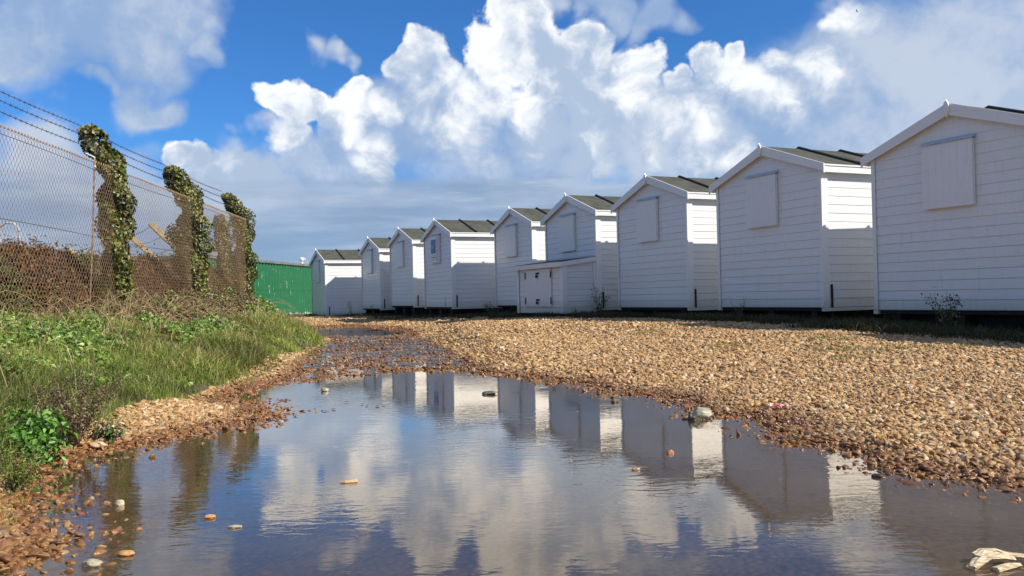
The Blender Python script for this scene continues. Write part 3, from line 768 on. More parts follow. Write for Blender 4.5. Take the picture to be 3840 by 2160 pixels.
# ------------------------------------------------------------------ chain link fence with cranked concrete posts
def gz(x, y): return float(height(np.array([x]), np.array([y]))[0])
fence = empty('chain_link_fence', (fence_x(11.3), 11.3, gz(fence_x(11.3), 11.3)))
tag(fence, 'chain link fence on cranked concrete posts topped with barbed wire, running along the bank', 'fence')
fl = Vector(fence.location)
Y0, Y1 = 6.2, 18.75
ZB, ZT = 0.56, 2.54
cell_w, cell_h = 0.0345, 0.094
fdir = Vector((-0.072, 1.0, 0)).normalized(); fnrm = Vector((fdir.y, -fdir.x, 0))
flen = (Y1 - Y0) / fdir.y
ncol = int(flen / (cell_w)); nrow = int((ZT - ZB) / cell_h)
P0 = np.array([fence_x(Y0), Y0, 0.0])
def sag(s, z):
    return 0.012 * np.sin(s * 1.9) * np.sin((z - ZB) * 1.6) + 0.006 * np.sin(s * 5.3 + z * 3)
def chain(r):
    vs = []; fs = []
    base = 0
    nseg = nrow * 2
    zz = ZB + np.arange(nseg + 1) * cell_h / 2
    for c in range(ncol):
        s0 = c * cell_w
        zig = np.where((np.arange(nseg + 1) + c) % 2 == 0, 0.0, cell_w) + s0
        dep = np.where((np.arange(nseg + 1) + c) % 2 == 0, -0.0035, 0.0035)
        s = zig; o = sag(s, zz) + dep
        P = P0[None] + np.outer(s, np.array(fdir)) + np.outer(o, np.array(fnrm)); P[:, 2] = zz
        T_ = np.gradient(P, axis=0); T_ /= np.linalg.norm(T_, axis=1)[:, None]
        A = np.cross(T_, np.array(fnrm)); A /= np.linalg.norm(A, axis=1)[:, None]
        B = np.cross(T_, A)
        ring = []
        for k in range(3):
            an = 2 * math.pi * k / 3
            ring.append(P + r * (math.cos(an) * A + math.sin(an) * B))
        vs.append(np.stack(ring, 1).reshape(-1, 3))
        i = np.arange(nseg)
        for k in range(3):
            k2 = (k + 1) % 3
            fs.append(np.stack([i * 3 + k, i * 3 + k2, (i + 1) * 3 + k2, (i + 1) * 3 + k], 1) + base)
        base += (nseg + 1) * 3
    return np.concatenate(vs), np.concatenate(fs)
cv, cf = chain(0.0025)
panel_v, panel_f = cv - np.array(fl), cf
# knuckled ends along the top
mb = MB()
for c in range(1, ncol, 2):
    s0 = c * cell_w
    p = Vector(P0) + fdir * s0 + fnrm * float(sag(s0, ZT)); p.z = ZB + nrow * cell_h + 0.012
    a = p - fl
    mb.tube([a + fdir * -0.008 + Vector((0, 0, -0.02)), a + fdir * -0.012, a + Vector((0, 0, 0.014)), a + fdir * 0.012, a + fdir * 0.008 + Vector((0, 0, -0.02))], 0.0045, 4)
kq = np.array([f for f in mb.f if len(f) == 4]) + len(panel_v)
mesh_np('mesh_panel', np.concatenate([panel_v, np.array(mb.v)]), np.concatenate([panel_f, kq]), M['wire'], fence)
def fpt(y, z, dx=0.0): return Vector((fence_x(y) + dx, y, z)) - fl
for zc in (2.44, 1.60, 0.78):
    mb = MB()
    pts = [fpt(yy, zc + 0.02 * math.sin(yy * 0.9) , 0.008) for yy in np.linspace(Y0, Y1, 40)]
    mb.tube(pts, 0.0032, 4); mb.build('line_wire', M['barb'], fence)
def cranked_post(pos, dirx, mat, parent, h=2.48, run=0.48, rise=0.62, w=0.06, name='post', off=Vector((0, 0, 0))):
    """square tapering post, crank leaning along dirx"""
    mb = MB(); p = Vector(pos); d = Vector(dirx).normalized(); sd = d.cross(Vector((0, 0, 1)))
    path = [(p, w, Vector((0, 0, 1))), (p + Vector((0, 0, h - 0.08)), w, Vector((0, 0, 1))), (p + d * 0.05 + Vector((0, 0, h + 0.08)), w * 0.96, (d * .4 + Vector((0, 0, 1))).normalized()),
            (p + d * (run * .55) + Vector((0, 0, h + rise * .55)), w * 0.9, (d * run + Vector((0, 0, rise))).normalized()), (p + d * run + Vector((0, 0, h + rise)), w * 0.82, (d * run + Vector((0, 0, rise))).normalized())]
    P = []; F_ = []
    for q, ww, t in path:
        a = sd; b = a.cross(t).normalized()
        for sx, sy in ((-1, -1), (1, -1), (1, 1), (-1, 1)): P.append(q + a * (ww * sx) + b * (ww * sy) - off)
    for i in range(len(path) - 1):
        for j in range(4): F_.append((i * 4 + j, i * 4 + (j + 1) % 4, (i + 1) * 4 + (j + 1) % 4, (i + 1) * 4 + j))
    F_.append((3, 2, 1, 0)); e = (len(path) - 1) * 4; F_.append((e, e + 1, e + 2, e + 3))
    mb.poly(P, F_)
    return mb.build(name, mat, parent, bevel=0.012)
POSTS = [(7.75, 0), (11.3, 1), (14.75, 1), (18.5, 1)]
pgz = {}
for yy, _ in POSTS:
    px = fence_x(yy) - {11.3: 0.03, 14.75: 0.05}.get(yy, 0.08)
    g_ = 0.55
    cranked_post((px, yy, g_), (-1, -0.05, 0), M['concrete'], fence, h=2.50 - g_, run=0.44, off=fl)
# barbed wires on the cranks
def barbed(pts, parent, off, r=0.0042, sp=0.11):
    mb = MB(); pts = [Vector(p) - off for p in pts]
    mb.tube(pts, r, 4)
    # twisted second strand hinted by barbs
    for a, b in zip(pts[:-1], pts[1:]):
        n = max(1, int((b - a).length / sp)); t = (b - a).normalized()
        q1 = t.cross(Vector((0, 0, 1))).normalized(); q2 = t.cross(q1)
        for i in range(n):
            c = a.lerp(b, (i + 0.5) / n); an = random.uniform(0, math.pi)
            for aa in (an, an + 1.4):
                e = (q1 * math.cos(aa) + q2 * math.sin(aa)) * 0.021 + t * random.uniform(-.006, .006)
                mb.tube([c - e, c + e], 0.003, 3)
    return mb.build('barbed_wire', M['barb'], parent)
WOFF = [(-0.44, 3.09), (-0.30, 2.92), (-0.13, 2.72)]
for dxx, zz_ in WOFF:
    pts = []
    ys_ = [6.0, 7.75, 11.3, 14.75, 18.5]
    for a_, b_ in zip(ys_[:-1], ys_[1:]):
        for k in range(6):
            yy = a_ + (b_ - a_) * k / 6
            sg = -0.035 * math.sin(math.pi * k / 6)
            pts.append((fence_x(yy) - 0.10 + dxx, yy, zz_ + sg + 0.09))
    pts.append((fence_x(18.5) - 0.10 + dxx, 18.5, zz_ + 0.09))
    barbed(pts, fence, fl)
# rusty angle-iron straining bar in the first bay
mb = MB(); b0_ = Vector((-5.30, 10.62, 0.60)) - fl; b1_ = Vector((-5.20, 10.62, 2.60)) - fl
mb.tube([b0_, b0_.lerp(b1_, .5) + Vector((.01, 0, 0)), b1_], 0.010, 5); sbar = mb.build('straining_bar', M['rust'], fence)
mb = MB(); mb.tube([b1_ + Vector((-0.10, -0.03, 0.05)), b1_ + Vector((0.0, 0, 0.0)), b1_ + Vector((0.0, 0, -0.12))], 0.012, 5); mb.build('stay_bracket', simple('pale_bracket', (0.55, 0.5, 0.42), (0.7, 0.66, 0.58), 20, 0.7), sbar)

# ------------------------------------------------------------------ far fence behind
back = empty('back_fence', (-12.1, 27.0, 0.5))
tag(back, 'far fence of bare tan cranked concrete posts and wire strands behind the brambles', 'fence')
bo = Vector(back.location)
bp = [(-9.92 + 0.62, 24.0), (-12.0 + 0.62, 27.2), (-14.4 + 0.62, 30.4), (-17.4 + 0.62, 34.0), (-20.5, 37.5)]
for (bx, by) in bp:
    cranked_post((bx, by, 0.4), (-0.85, -0.5, 0), M['concrete_tan'], back, h=1.75, run=0.85, rise=0.86, w=0.085, off=bo)
for k, (q, zz_) in enumerate(((0.8, 2.95), (0.5, 2.68), (0.22, 2.35))):
    mb = MB(); pts = []
    for (ax, ay), (bx, by) in zip(bp[:-1], bp[1:]):
        for j in range(5):
            t = j / 5; pts.append(Vector((ax + (bx - ax) * t - 0.85 * q, ay + (by - ay) * t - 0.5 * q, zz_ - 0.06 * math.sin(math.pi * t))) - bo)
    mb.tube(pts, 0.007, 4); mb.build('wire_strand', M['barb'], back)

# ------------------------------------------------------------------ leaves, ivy, plants
def leaves(P, Nrm, size, cols, jitter=0.9, aspect=0.8, rs=None, fold=0.18):
    rs = rs or rng
    n = len(P)
    Nn = Nrm + rs.normal(0, jitter, (n, 3)); Nn /= np.linalg.norm(Nn, axis=1)[:, None] + 1e-9
    T_ = rs.normal(0, 1, (n, 3)); T_[:, 2] -= 0.6
    T_ -= Nn * np.sum(T_ * Nn, 1)[:, None]; T_ /= np.linalg.norm(T_, axis=1)[:, None] + 1e-9
    B = np.cross(Nn, T_)
    s = (size * rs.uniform(0.6, 1.35, n))[:, None]
    base = P - T_ * s * 0.5
    v0 = base; v1 = base + T_ * s * 0.38 + B * s * aspect * 0.5 + Nn * s * fold; v2 = base + T_ * s; v3 = base + T_ * s * 0.38 - B * s * aspect * 0.5 + Nn * s * fold
    V_ = np.stack([v0, v1, v2, v3], 1).reshape(-1, 3)
    i = np.arange(n) * 4
    F_ = np.concatenate([np.stack([i, i + 1, i + 2], 1), np.stack([i, i + 2, i + 3], 1)])
    C_ = np.repeat(cols, 4, axis=0)
    return V_, F_, C_
def pick(cols, n, rs=None, var=0.25):
    rs = rs or rng
    cols = np.array(cols); idx = rs.integers(0, len(cols), n)
    return np.clip(cols[idx] * rs.uniform(1 - var, 1 + var, (n, 1)), 0, 1)
IVY = [(0.05, 0.075, 0.014), (0.09, 0.12, 0.022), (0.15, 0.18, 0.032), (0.23, 0.25, 0.05), (0.33, 0.33, 0.10), (0.04, 0.055, 0.012), (0.20, 0.15, 0.055), (0.13, 0.09, 0.035)]
def ivy(pts, radii, n, label, group, seed, bulges=(), name='ivy', leaf=0.045, skip=None):
    rs = np.random.default_rng(seed)
    pts = np.array(pts); radii = np.array(radii)
    seg = np.linalg.norm(np.diff(pts, axis=0), axis=1); cum = np.concatenate([[0], np.cumsum(seg)])
    root = empty(name, tuple(pts[0])); tag(root, label, 'ivy', group)
    o = pts[0]
    t = rs.uniform(0, cum[-1], n)
    P = np.stack([np.interp(t, cum, pts[:, k]) for k in range(3)], 1)
    D = np.stack([np.interp(t + .05, cum, pts[:, k]) for k in range(3)], 1) - np.stack([np.interp(t - .05, cum, pts[:, k]) for k in range(3)], 1)
    D /= np.linalg.norm(D, axis=1)[:, None] + 1e-9
    rad = np.interp(t, cum, radii)
    rnd = rs.normal(0, 1, (n, 3)); rnd -= D * np.sum(rnd * D, 1)[:, None]; rnd /= np.linalg.norm(rnd, axis=1)[:, None]
    lump = 1 + 0.30 * np.sin(t * 6.1 + np.arctan2(rnd[:, 1], rnd[:, 0]) * 2 + seed) + 0.18 * np.sin(t * 15 + rnd[:, 0] * 4)
    rr = rad * lump * rs.uniform(0.72, 1.08, n)
    P = P + rnd * rr[:, None]
    Nn = rnd
    for (bx, by, bz, br, bn) in bulges:
        q = rs.normal(0, 1, (bn, 3)); q /= np.linalg.norm(q, axis=1)[:, None]
        q2 = q * (br * rs.uniform(0.55, 1.05, (bn, 1)))
        P = np.concatenate([P, q2 + np.array([bx, by, bz])]); Nn = np.concatenate([Nn, q])
    ok = np.ones(len(P), bool)
    if skip is not None: ok = ~skip(P, rs)
    P = P[ok]; Nn = Nn[ok]
    V_, F_, C_ = leaves(P - o, Nn, leaf, pick(IVY, len(P), rs), 0.55, 0.95, rs)
    mesh_np('foliage', V_, F_, M['leaf'], root, col=C_)
    mb = MB()
    for k in range(14):
        a0_ = rs.uniform(0, 6.28); st = []
        t0_, t1_ = sorted(rs.uniform(0, cum[-1], 2)); 
        if k < 6: t0_, t1_ = 0, cum[-1] * rs.uniform(.6, 1)
        for tt in np.linspace(t0_, t1_, 14):
            c = np.array([np.interp(tt, cum, pts[:, j]) for j in range(3)]); an = a0_ + 0.8 * math.sin(tt * 2 + k)
            r_ = np.interp(tt, cum, radii) * 0.75
            st.append(tuple(c - o + np.array([math.cos(an) * r_, math.sin(an) * r_ * .9, 0])))
        mb.tube(st, 0.009 if k < 6 else 0.005, 4)
    mb.build('stems', M['stem'], root)
    return root
def post_path(y, k=1.0):
    px = fence_x(y) - {11.3: 0.03, 14.75: 0.05}.get(y, 0.08)
    return [(px, y, 0.6), (px, y, 1.3), (px, y, 2.0), (px, y, 2.45), (px - .07 * k, y, 2.63), (px - .26 * k, y - .01, 2.89), (px - .42 * k, y - .02, 3.08)]
p1 = post_path(11.3, .92)
ivy(p1, [.16, .17, .18, .17, .16, .13, .11], 9500, 'ivy swathing the nearest cranked fence post, bare concrete showing at its tip', 'ivy on the fence posts', 5,
    skip=lambda P, rs: (P[:, 2] > 2.72) & (P[:, 1] < 11.28) & (P[:, 2] < 3.02) & (rs.uniform(0, 1, len(P)) < 0.85))
p2 = post_path(14.75)
ivy(p2, [.20, .24, .25, .21, .18, .15, .12], 8000, 'ivy swathing the second fence post with a shaggy bulge on its left', 'ivy on the fence posts', 6,
    bulges=[(p2[0][0] - .22, 14.75, 1.95, .24, 900), (p2[0][0] - .15, 14.75, 1.45, .26, 700), (p2[0][0] - .05, 14.7, 1.0, .22, 500)])
p3 = post_path(18.5, .88)
ivy(p3, [.19, .21, .20, .20, .19, .16, .13], 7000, 'ivy swathing the farthest fence post at the corner by the green shed', 'ivy on the fence posts', 8,
    bulges=[(p3[0][0] - .12, 18.5, 1.75, .20, 400), (p3[0][0] - .05, 18.5, 1.1, .24, 500)])
cp = (-6.75, 19.9)
crx = empty('concrete_post', (cp[0], cp[1], 0.5)); tag(crx, 'straight concrete post wrapped in ivy, left of the farthest cranked post', 'post')
mb = MB(); mb.box(-.07, .07, -.07, .07, 0, 2.3); mb.build('shaft', M['concrete'], crx, bevel=0.012)
ivy([(cp[0] + .1, cp[1], .6), (cp[0] + .05, cp[1], 1.4), (cp[0], cp[1], 2.2), (cp[0] - .1, cp[1], 2.8)], [.21, .20, .17, .13], 3800, 'narrow column of ivy seen through the mesh between the last two cranked posts', 'ivy on the fence posts', 9)

# ------------------------------------------------------------------ brambles behind the fence: bumpy thicket
def thicket():
    xs_ = np.arange(-15, -5.55, 0.16); ys__ = np.arange(6.0, 23, 0.16)
    X2, Y2 = np.meshgrid(xs_, ys__)
    d = fence_x(Y2) - 0.28 - X2
    top = 1.44 + 0.16 * fbm(X2, Y2, 0.8, 4) + 0.10 * fbm(X2 + 9, Y2, 3.0, 3)
    k = np.clip(d / 0.55, 0, 1) ** 0.5
    far_ = np.clip((Y2 - 19.5) / 2.5, 0, 1)
    Z2 = (0.5 + (top - 0.5) * k) * (1 - far_) + 0.45 * far_
    Z2 = np.where(d < 0, 0.40, Z2)
    nx_ = len(xs_); ny_ = len(ys__)
    V_ = np.stack([X2.ravel(), Y2.ravel(), Z2.ravel()], 1)
    i = (np.arange(ny_ - 1)[:, None] * nx_ + np.arange(nx_ - 1)[None, :]).ravel()
    F_ = np.stack([i, i + 1, i + nx_ + 1, i + nx_], 1)
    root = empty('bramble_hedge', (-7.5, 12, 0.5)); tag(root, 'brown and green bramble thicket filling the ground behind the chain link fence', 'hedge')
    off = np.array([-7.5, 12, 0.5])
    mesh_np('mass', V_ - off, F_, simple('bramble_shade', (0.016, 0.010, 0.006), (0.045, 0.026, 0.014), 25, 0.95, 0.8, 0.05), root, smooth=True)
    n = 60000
    px = rng.uniform(0, 1, n) ** 1.7 * 5.0; py = rng.uniform(6.2, 21.5, n)
    X3 = fence_x(py) - 0.27 - px
    d3 = px; k3 = np.clip(d3 / 0.55, 0, 1) ** 0.5
    top3 = 1.44 + 0.16 * fbm(X3, py, 0.8, 4) + 0.10 * fbm(X3 + 9, py, 3.0, 3)
    f3 = np.clip((py - 19.5) / 2.5, 0, 1)
    Z3 = (0.5 + (top3 - 0.5) * k3) * (1 - f3) + .45 * f3
    Z3 = Z3 + rng.normal(0.0, 0.035, n) + (rng.uniform(0, 1, n) < .07) * rng.uniform(0, .22, n)
    cl = fbm(X3, py, 1.1, 3)
    cb = pick([(0.10, 0.05, 0.022), (0.16, 0.08, 0.032), (0.06, 0.03, 0.016), (0.21, 0.125, 0.055), (0.16, 0.055, 0.03)], n)
    cg = pick([(0.05, 0.085, 0.02), (0.09, 0.12, 0.03), (0.14, 0.15, 0.05)], n)
    c3 = np.where((cl[:, None] + rng.normal(0, .25, (n, 1))) > 0.33, cg, cb)
    V_, F_, C_ = leaves(np.stack([X3, py, Z3], 1) - off, np.tile([0.5, -0.3, 0.7], (n, 1)), 0.05, c3, 0.8, 0.6)
    mesh_np('foliage', V_, F_, M['dry_leaf'], root, col=C_)
thicket()

# dead dock stalk above the brambles
def stalk(x, y, z0, h, n, label, name='dock_plant', colr=((0.07, 0.03, 0.02), (0.11, 0.05, 0.03)), spread=.03, cat='plant', group=None, branches=3, leaf=.02):
    root = empty(name, (x, y, z0)); tag(root, label, cat, group)
    mb = MB(); P = []; Nn = []
    for b in range(branches):
        an = random.uniform(0, 6.28); ln = h * (1 if b == 0 else random.uniform(.45, .8)); sp = 0 if b == 0 else random.uniform(.08, .22) * h * 1.2
        pts = [(math.cos(an) * sp * t ** 1.3 + .012 * math.sin(9 * t + b), math.sin(an) * sp * t ** 1.3, ln * t) for t in np.linspace(0, 1, 8)]
        mb.tube(pts, 0.006, 4, r2=0.0025)
        for k in range(int(n / branches)):
            t = random.uniform(.35, 1.0) ** .8; i = min(6, int(t * 7)); q = Vector(pts[i]).lerp(Vector(pts[i + 1]), t * 7 - i if t < 1 else 1)
            P.append((q.x + random.gauss(0, spread * (1.2 - t)), q.y + random.gauss(0, spread * (1.2 - t)), q.z + random.gauss(0, .01))); Nn.append((0, 0, 1))
    mb.build('stem', M['stem'], root)
    P = np.array(P); V_, F_, C_ = leaves(P, np.array(Nn, float), leaf, pick(colr, len(P)), 1.5, .7)
    mesh_np('seed_heads' if leaf < .03 else 'leaves', V_, F_, M['dry_leaf'], root, col=C_)
    return root
stalk(-6.62, 11.8, 1.3, 0.42, 240, 'dark dead dock stalk standing above the brambles, left part of the fence view', spread=.035)

# cream box with hoop on a brown post, beyond the fence at far left
cbx = empty('life_ring_box', (-7.06, 12.0, 1.15)); tag(cbx, 'cream box with a tall rounded frame on a brown wooden post beyond the fence', 'box')
mb = MB(); mb.box(-.035, .035, -.035, .035, -0.6, .28); mb.build('post', simple('brown_post', (0.10, 0.045, 0.025), (0.2, 0.1, 0.06), 10, .8), cbx)
M['cream'] = simple('cream_plastic', (0.50, 0.46, 0.34), (0.64, 0.60, 0.46), 6, 0.5)
mb = MB(); mb.box(-.20, .11, -.08, .08, .285, .50); mb.build('box_body', M['cream'], cbx, bevel=.015)
mb = MB(); mb.tube([(.095, 0, .49), (.10, 0, .62), (.085, 0, .72), (.03, 0, .78), (-.09, 0, .79), (-.16, 0, .74), (-.185, 0, .62), (-.185, 0, .49)], .014, 6); mb.build('hoop', M['cream'], cbx)
mb = MB(); mb.box(-.14, -.07, -.0865, -.081, .36, .44); mb.build('slot', M['iron_black'], cbx)
mb = MB(); mb.box(-.205, .115, -.085, .085, .262, .2845); mb.build('tray', M['dark_timber'], cbx)
# dark board at the left frame edge
db = empty('notice_board', (-7.62, 12.0, 0.5)); tag(db, 'dark navy tilted board cut off by the left edge of the picture', 'board')
mb = MB(); Mx = Matrix.Translation((0.20, 0, 2.21)) @ Matrix.Rotation(R(-17), 4, 'Y')
mb.box(-.5, .10, -.02, .02, -.14, .12, Mx); mb.build('panel', simple('navy_board', (0.012, 0.014, 0.05), (0.02, 0.022, 0.07), 4, .4), db)
mb = MB(); mb.tube([(-.15, .05, 0), (-.15, .05, 2.25)], .04, 8); mb.build('post', M['iron_black'], db)
# buildings beyond
gb = empty('outbuilding', (-16.9, 40.0, 0.3)); tag(gb, 'low outbuilding with a sloping grey brown roof seen through the fence', 'building')
mb = MB(); mb.prism([(-2.2, 0), (2.0, 0), (2.0, 2.0), (-2.2, 2.0)], 0, 4); mb.build('wall', simple('brown_render', (0.16, 0.12, 0.08), (0.26, 0.2, 0.14), 2, .9), gb)
mb = MB(); mb.poly([(-2.4, -.3, 1.9), (2.2, -.3, 1.9), (1.9, 2, 3.15), (-.4, 2, 2.9), (-1.9, 2, 2.55), (-2.4, 4.3, 1.9), (2.2, 4.3, 1.9)], [(0, 1, 2, 3, 4), (5, 4, 3, 2, 6), (0, 4, 5), (1, 6, 2), (0, 5, 6, 1)])
mb.build('roof', simple('grey_sheet', (0.22, 0.20, 0.17), (0.32, 0.29, 0.25), 3, .8), gb)
pb = empty('pale_building', (-12.9, 38.5, 0.3)); tag(pb, 'pale flat building just visible through the mesh left of the green shed', 'building')
mb = MB(); mb.box(-1.0, .25, 0, 2, 0, 3.0); mb.build('wall', simple('lilac_render', (0.40, 0.40, 0.44), (0.5, 0.5, 0.54), 2, .8), pb)
mb = MB(); mb.box(-1.1, .3, -.1, 2.1, 3.0, 3.09); mb.build('roof', M['concrete'], pb)

# ------------------------------------------------------------------ grass on the bank
def blades(P, h, w_, lean, cols, rs):
    n = len(P)
    az = rs.uniform(0, 2 * math.pi, n); D = np.stack([np.cos(az), np.sin(az), np.zeros(n)], 1)
    S = np.stack([-np.sin(az), np.cos(az), np.zeros(n)], 1)
    tw = rs.uniform(0, 6.28, n); S = np.stack([np.cos(tw), np.sin(tw), np.zeros(n)], 1)
    h = h[:, None]; w_ = w_[:, None]; lean = lean[:, None]
    Z = np.array([0, 0, 1.0])
    a = P; b = P + Z * h * 0.5 + D * lean * h * 0.22; c = P + Z * h * (0.92 - 0.3 * lean) + D * lean * h * 0.75; d = P + Z * h * (1.0 - 0.55 * lean) + D * lean * h * 1.15
    V_ = np.stack([a - S * w_, a + S * w_, b - S * w_ * .9, b + S * w_ * .9, c - S * w_ * .55, c + S * w_ * .55, d - S * w_ * .08, d + S * w_ * .08], 1).reshape(-1, 3)
    i = np.arange(n) * 8
    F_ = np.concatenate([np.stack([i, i + 1, i + 3, i + 2], 1), np.stack([i + 2, i + 3, i + 5, i + 4], 1), np.stack([i + 4, i + 5, i + 7, i + 6], 1)])
    return V_, F_, np.repeat(cols, 8, axis=0)
GREEN = [(0.15, 0.24, 0.03), (0.22, 0.32, 0.045), (0.10, 0.165, 0.02), (0.30, 0.36, 0.06), (0.40, 0.40, 0.13)]
STRAW = [(0.40, 0.32, 0.15), (0.50, 0.42, 0.22), (0.30, 0.22, 0.10)]
rs = np.random.default_rng(21)
def zone(n, y0, y1, u0=0.0, u1=1.0, extra=0.06):
    y = rs.uniform(y0, y1, n); u = rs.uniform(u0, u1, n)
    gx = grass_x(y); fx = fence_x(y)
    x = gx + extra * (1 - u) + (fx - gx) * u
    return x, y, u
Ps = []; Hs = []; Ws = []; Ls = []; Cs = []
for (n, y0, y1, hh, ww) in ((64000, 2.3, 7.0, .070, .0017), (42000, 7.0, 12.0, .085, .0030), (24000, 12.0, 17.0, .095, .0045), (9000, 17.0, 24.0, .10, .0065)):
    x, y, u = zone(n, y0, y1, 0.0, 0.86)
    cl = fbm(x, y, 1.6, 3)
    keep = (cl > -0.55) & ~((u > 0.5) & (cl > 0.35))
    x, y, u, cl = x[keep], y[keep], u[keep], cl[keep]
    m_ = len(x)
    edge_ = np.clip(u / 0.12, 0.25, 1)
    hv = hh * rs.uniform(.5, 1.9, m_) * edge_ * (1 + 1.3 * cl)
    col_ = pick(GREEN, m_, rs); st_ = pick(STRAW, m_, rs)
    isd = (rs.uniform(0, 1, m_) < 0.07 + 0.22 * np.clip(cl, 0, 1))[:, None]
    col_ = np.where(isd, st_, col_)
    hv = np.where(isd[:, 0], hv * 1.35, hv) * np.clip(1.25 - .75 * u, .4, 1)
    dk = np.clip(0.75 + 0.9 * fbm(x + 7, y - 3, 2.3, 3), .45, 1.25)[:, None]
    col_ = col_ * dk * np.array([1.0 + .25 * (dk[0, 0] > 2), 1.0, 1.0])
    Ps.append(np.stack([x, y, height(x, y) - .01], 1)); Hs.append(hv); Ws.append(np.full(m_, ww)); Ls.append(rs.uniform(.1, 1.0, m_)); Cs.append(col_)
V_, F_, C_ = blades(np.concatenate(Ps), np.concatenate(Hs), np.concatenate(Ws), np.concatenate(Ls), np.concatenate(Cs), rs)
go = mesh_np('grass', V_, F_, M['grass'], col=C_); tag(go, 'rough green grass with straw coloured blades on the left bank', None, None, 'stuff')

# long straw stalks arching over the bank
n = 1500; x, y, u = zone(n, 2.6, 16, 0.05, 0.95)
sz = 1 + (y - 3) * .05
V_, F_, C_ = blades(np.stack([x, y, height(x, y)], 1), rs.uniform(.22, .48, n) * np.clip(.6 + u * .7, 0, 1.2), .0016 * sz, rs.uniform(.5, 1.2, n), pick(STRAW, n, rs), rs)
go = mesh_np('grass_stalks', V_, F_, M['grass'], col=C_); tag(go, 'long dry straw stalks arching out of the bank', None, None, 'stuff')

# leafy ground cover towards the fence
n = 70000; y = 4.6 + (19.5 - 4.6) * rs.uniform(0, 1, n) ** 1.2; u = rs.uniform(0.10, 1.06, n)
gx = grass_x(y); fx = fence_x(y); x = gx + (fx - gx) * u
cl = fbm(x + 3, y, 1.2, 3)
keep = cl * 1.6 + u * .9 > 0.22
x, y, u, cl = x[keep], y[keep], u[keep], cl[keep]; m_ = len(x)
lumpz = np.clip(0.12 + 0.24 * fbm(x, y, 1.9, 3), 0, .4) * np.clip((u - .1) * 3, .25, 1)
lumpz = lumpz * np.interp(y, [8, 12, 14, 18], [.45, 1.0, 1.6, 1.7]) * np.where(u > .35, 1, .6)
z = height(x, y) + lumpz * rs.uniform(.2, 1.0, m_) ** .6
brown = ((y > 9.5 + 2.0 * cl) & (u > .5) & (rs.uniform(0, 1, m_) < .78)) | (rs.uniform(0, 1, m_) < .05)
cc = np.where(brown[:, None], pick([(0.10, 0.055, 0.024), (0.17, 0.10, 0.045), (0.06, 0.032, 0.016), (0.26, 0.17, 0.08), (0.10, 0.11, 0.03)], m_, rs), pick([(0.08, 0.18, 0.02), (0.13, 0.25, 0.03), (0.21, 0.33, 0.05), (0.32, 0.40, 0.11), (0.05, 0.11, 0.018)], m_, rs))
V_, F_, C_ = leaves(np.stack([x, y, z], 1), np.tile([0.25, -0.35, 0.8], (m_, 1)), 0.044, cc, 0.7, .65, rs)
go = mesh_np('ground_cover', V_, F_, M['leaf'], col=C_); tag(go, 'low leafy weeds and dead bramble covering the top of the bank under the fence', None, None, 'stuff')
# bramble canes
mb = MB()
for k in range(150):
    y = random.uniform(9.5, 18.5) if k > 40 else random.uniform(6.5, 12); u = random.uniform(.45, 1.0)
    gx = float(grass_x(y)); fx = float(fence_x(y)); x = gx + (fx - gx) * u; z = gz(x, y)
    an = random.uniform(0, 6.28); ln = random.uniform(.3, .9); hh = random.uniform(.12, .38)
    pts = [(x + math.cos(an) * ln * t, y + math.sin(an) * ln * t, z + .02 + 4 * hh * t * (1 - t) * (1.1 - .3 * t) + .012 * math.sin(t * 17 + k)) for t in np.linspace(0, 1, 9)]
    mb.tube(pts, 0.0045, 4, r2=.002)
co_ = mb.build('bramble_canes', simple('cane', (0.20, 0.12, 0.06), (0.42, 0.30, 0.17), 20, .8)); tag(co_, 'tangled dead bramble canes along the foot of the fence', None, None, 'stuff')

def bush(name, x, y, r, hgt, n, size, cols, label, matk='leaf', stems=8, aspect=.55, seed=1, cat='plant', group=None, zb=None):
    rs_ = np.random.default_rng(seed)
    zb_ = gz(x, y) if zb is None else zb
    root = empty(name, (x, y, zb_)); tag(root, label, cat, group)
    tips = []; mb_ = MB()
    for k in range(stems):
        an = rs_.uniform(0, 6.28); rr = r * rs_.uniform(.2, 1); h = hgt * rs_.uniform(.55, 1)
        pts = [(math.cos(an) * rr * t ** 1.2 + .02 * r * math.sin(t * 9 + k), math.sin(an) * rr * t ** 1.2, h * t) for t in np.linspace(0, 1, 7)]
        mb_.tube(pts, max(.002, hgt * .010), 4, r2=.0012); tips.append(pts)
    mb_.build('stems', M['stem'], root)
    P = []; Nn = []
    for k in range(n):
        p_ = tips[rs_.integers(0, stems)]; t = rs_.uniform(.15, 1) ** .8 * 6; i = min(5, int(t)); q = np.array(p_[i]) * (1 - (t - i)) + np.array(p_[i + 1]) * (t - i)
        q = q + rs_.normal(0, size * .9, 3); q[2] = max(q[2], .004); P.append(q); Nn.append((q[0] / r, q[1] / r, .8))
    V__, F__, C__ = leaves(np.array(P), np.array(Nn), size, pick(cols, n, rs_), .6, aspect, rs_)
    mesh_np('leaves', V__, F__, M[matk], root, col=C__)
    return root
DRYC = [(0.10, 0.065, 0.045), (0.17, 0.12, 0.08), (0.06, 0.04, 0.03), (0.26, 0.20, 0.14)]
BRI = [(0.07, 0.19, 0.02), (0.10, 0.26, 0.03), (0.16, 0.33, 0.05), (0.05, 0.13, 0.02)]
bush('dead_weed', -2.26, 4.38, .25, .38, 1700, .018, DRYC, 'dry brown seeded weed bush on the bank beside the bright leafy plants', 'dry_leaf', 26, .5, 31)
bush('leafy_weed', -2.36, 4.12, .20, .18, 750, .040, BRI, 'bright green leafy weed left of the dry brown bush', 'leaf', 12, .5, 32)
bush('leafy_weed', -2.26, 4.04, .11, .13, 330, .036, BRI, 'bright green leafy weed drooping at the shingle edge below the dry bush', 'leaf', 8, .5, 33)
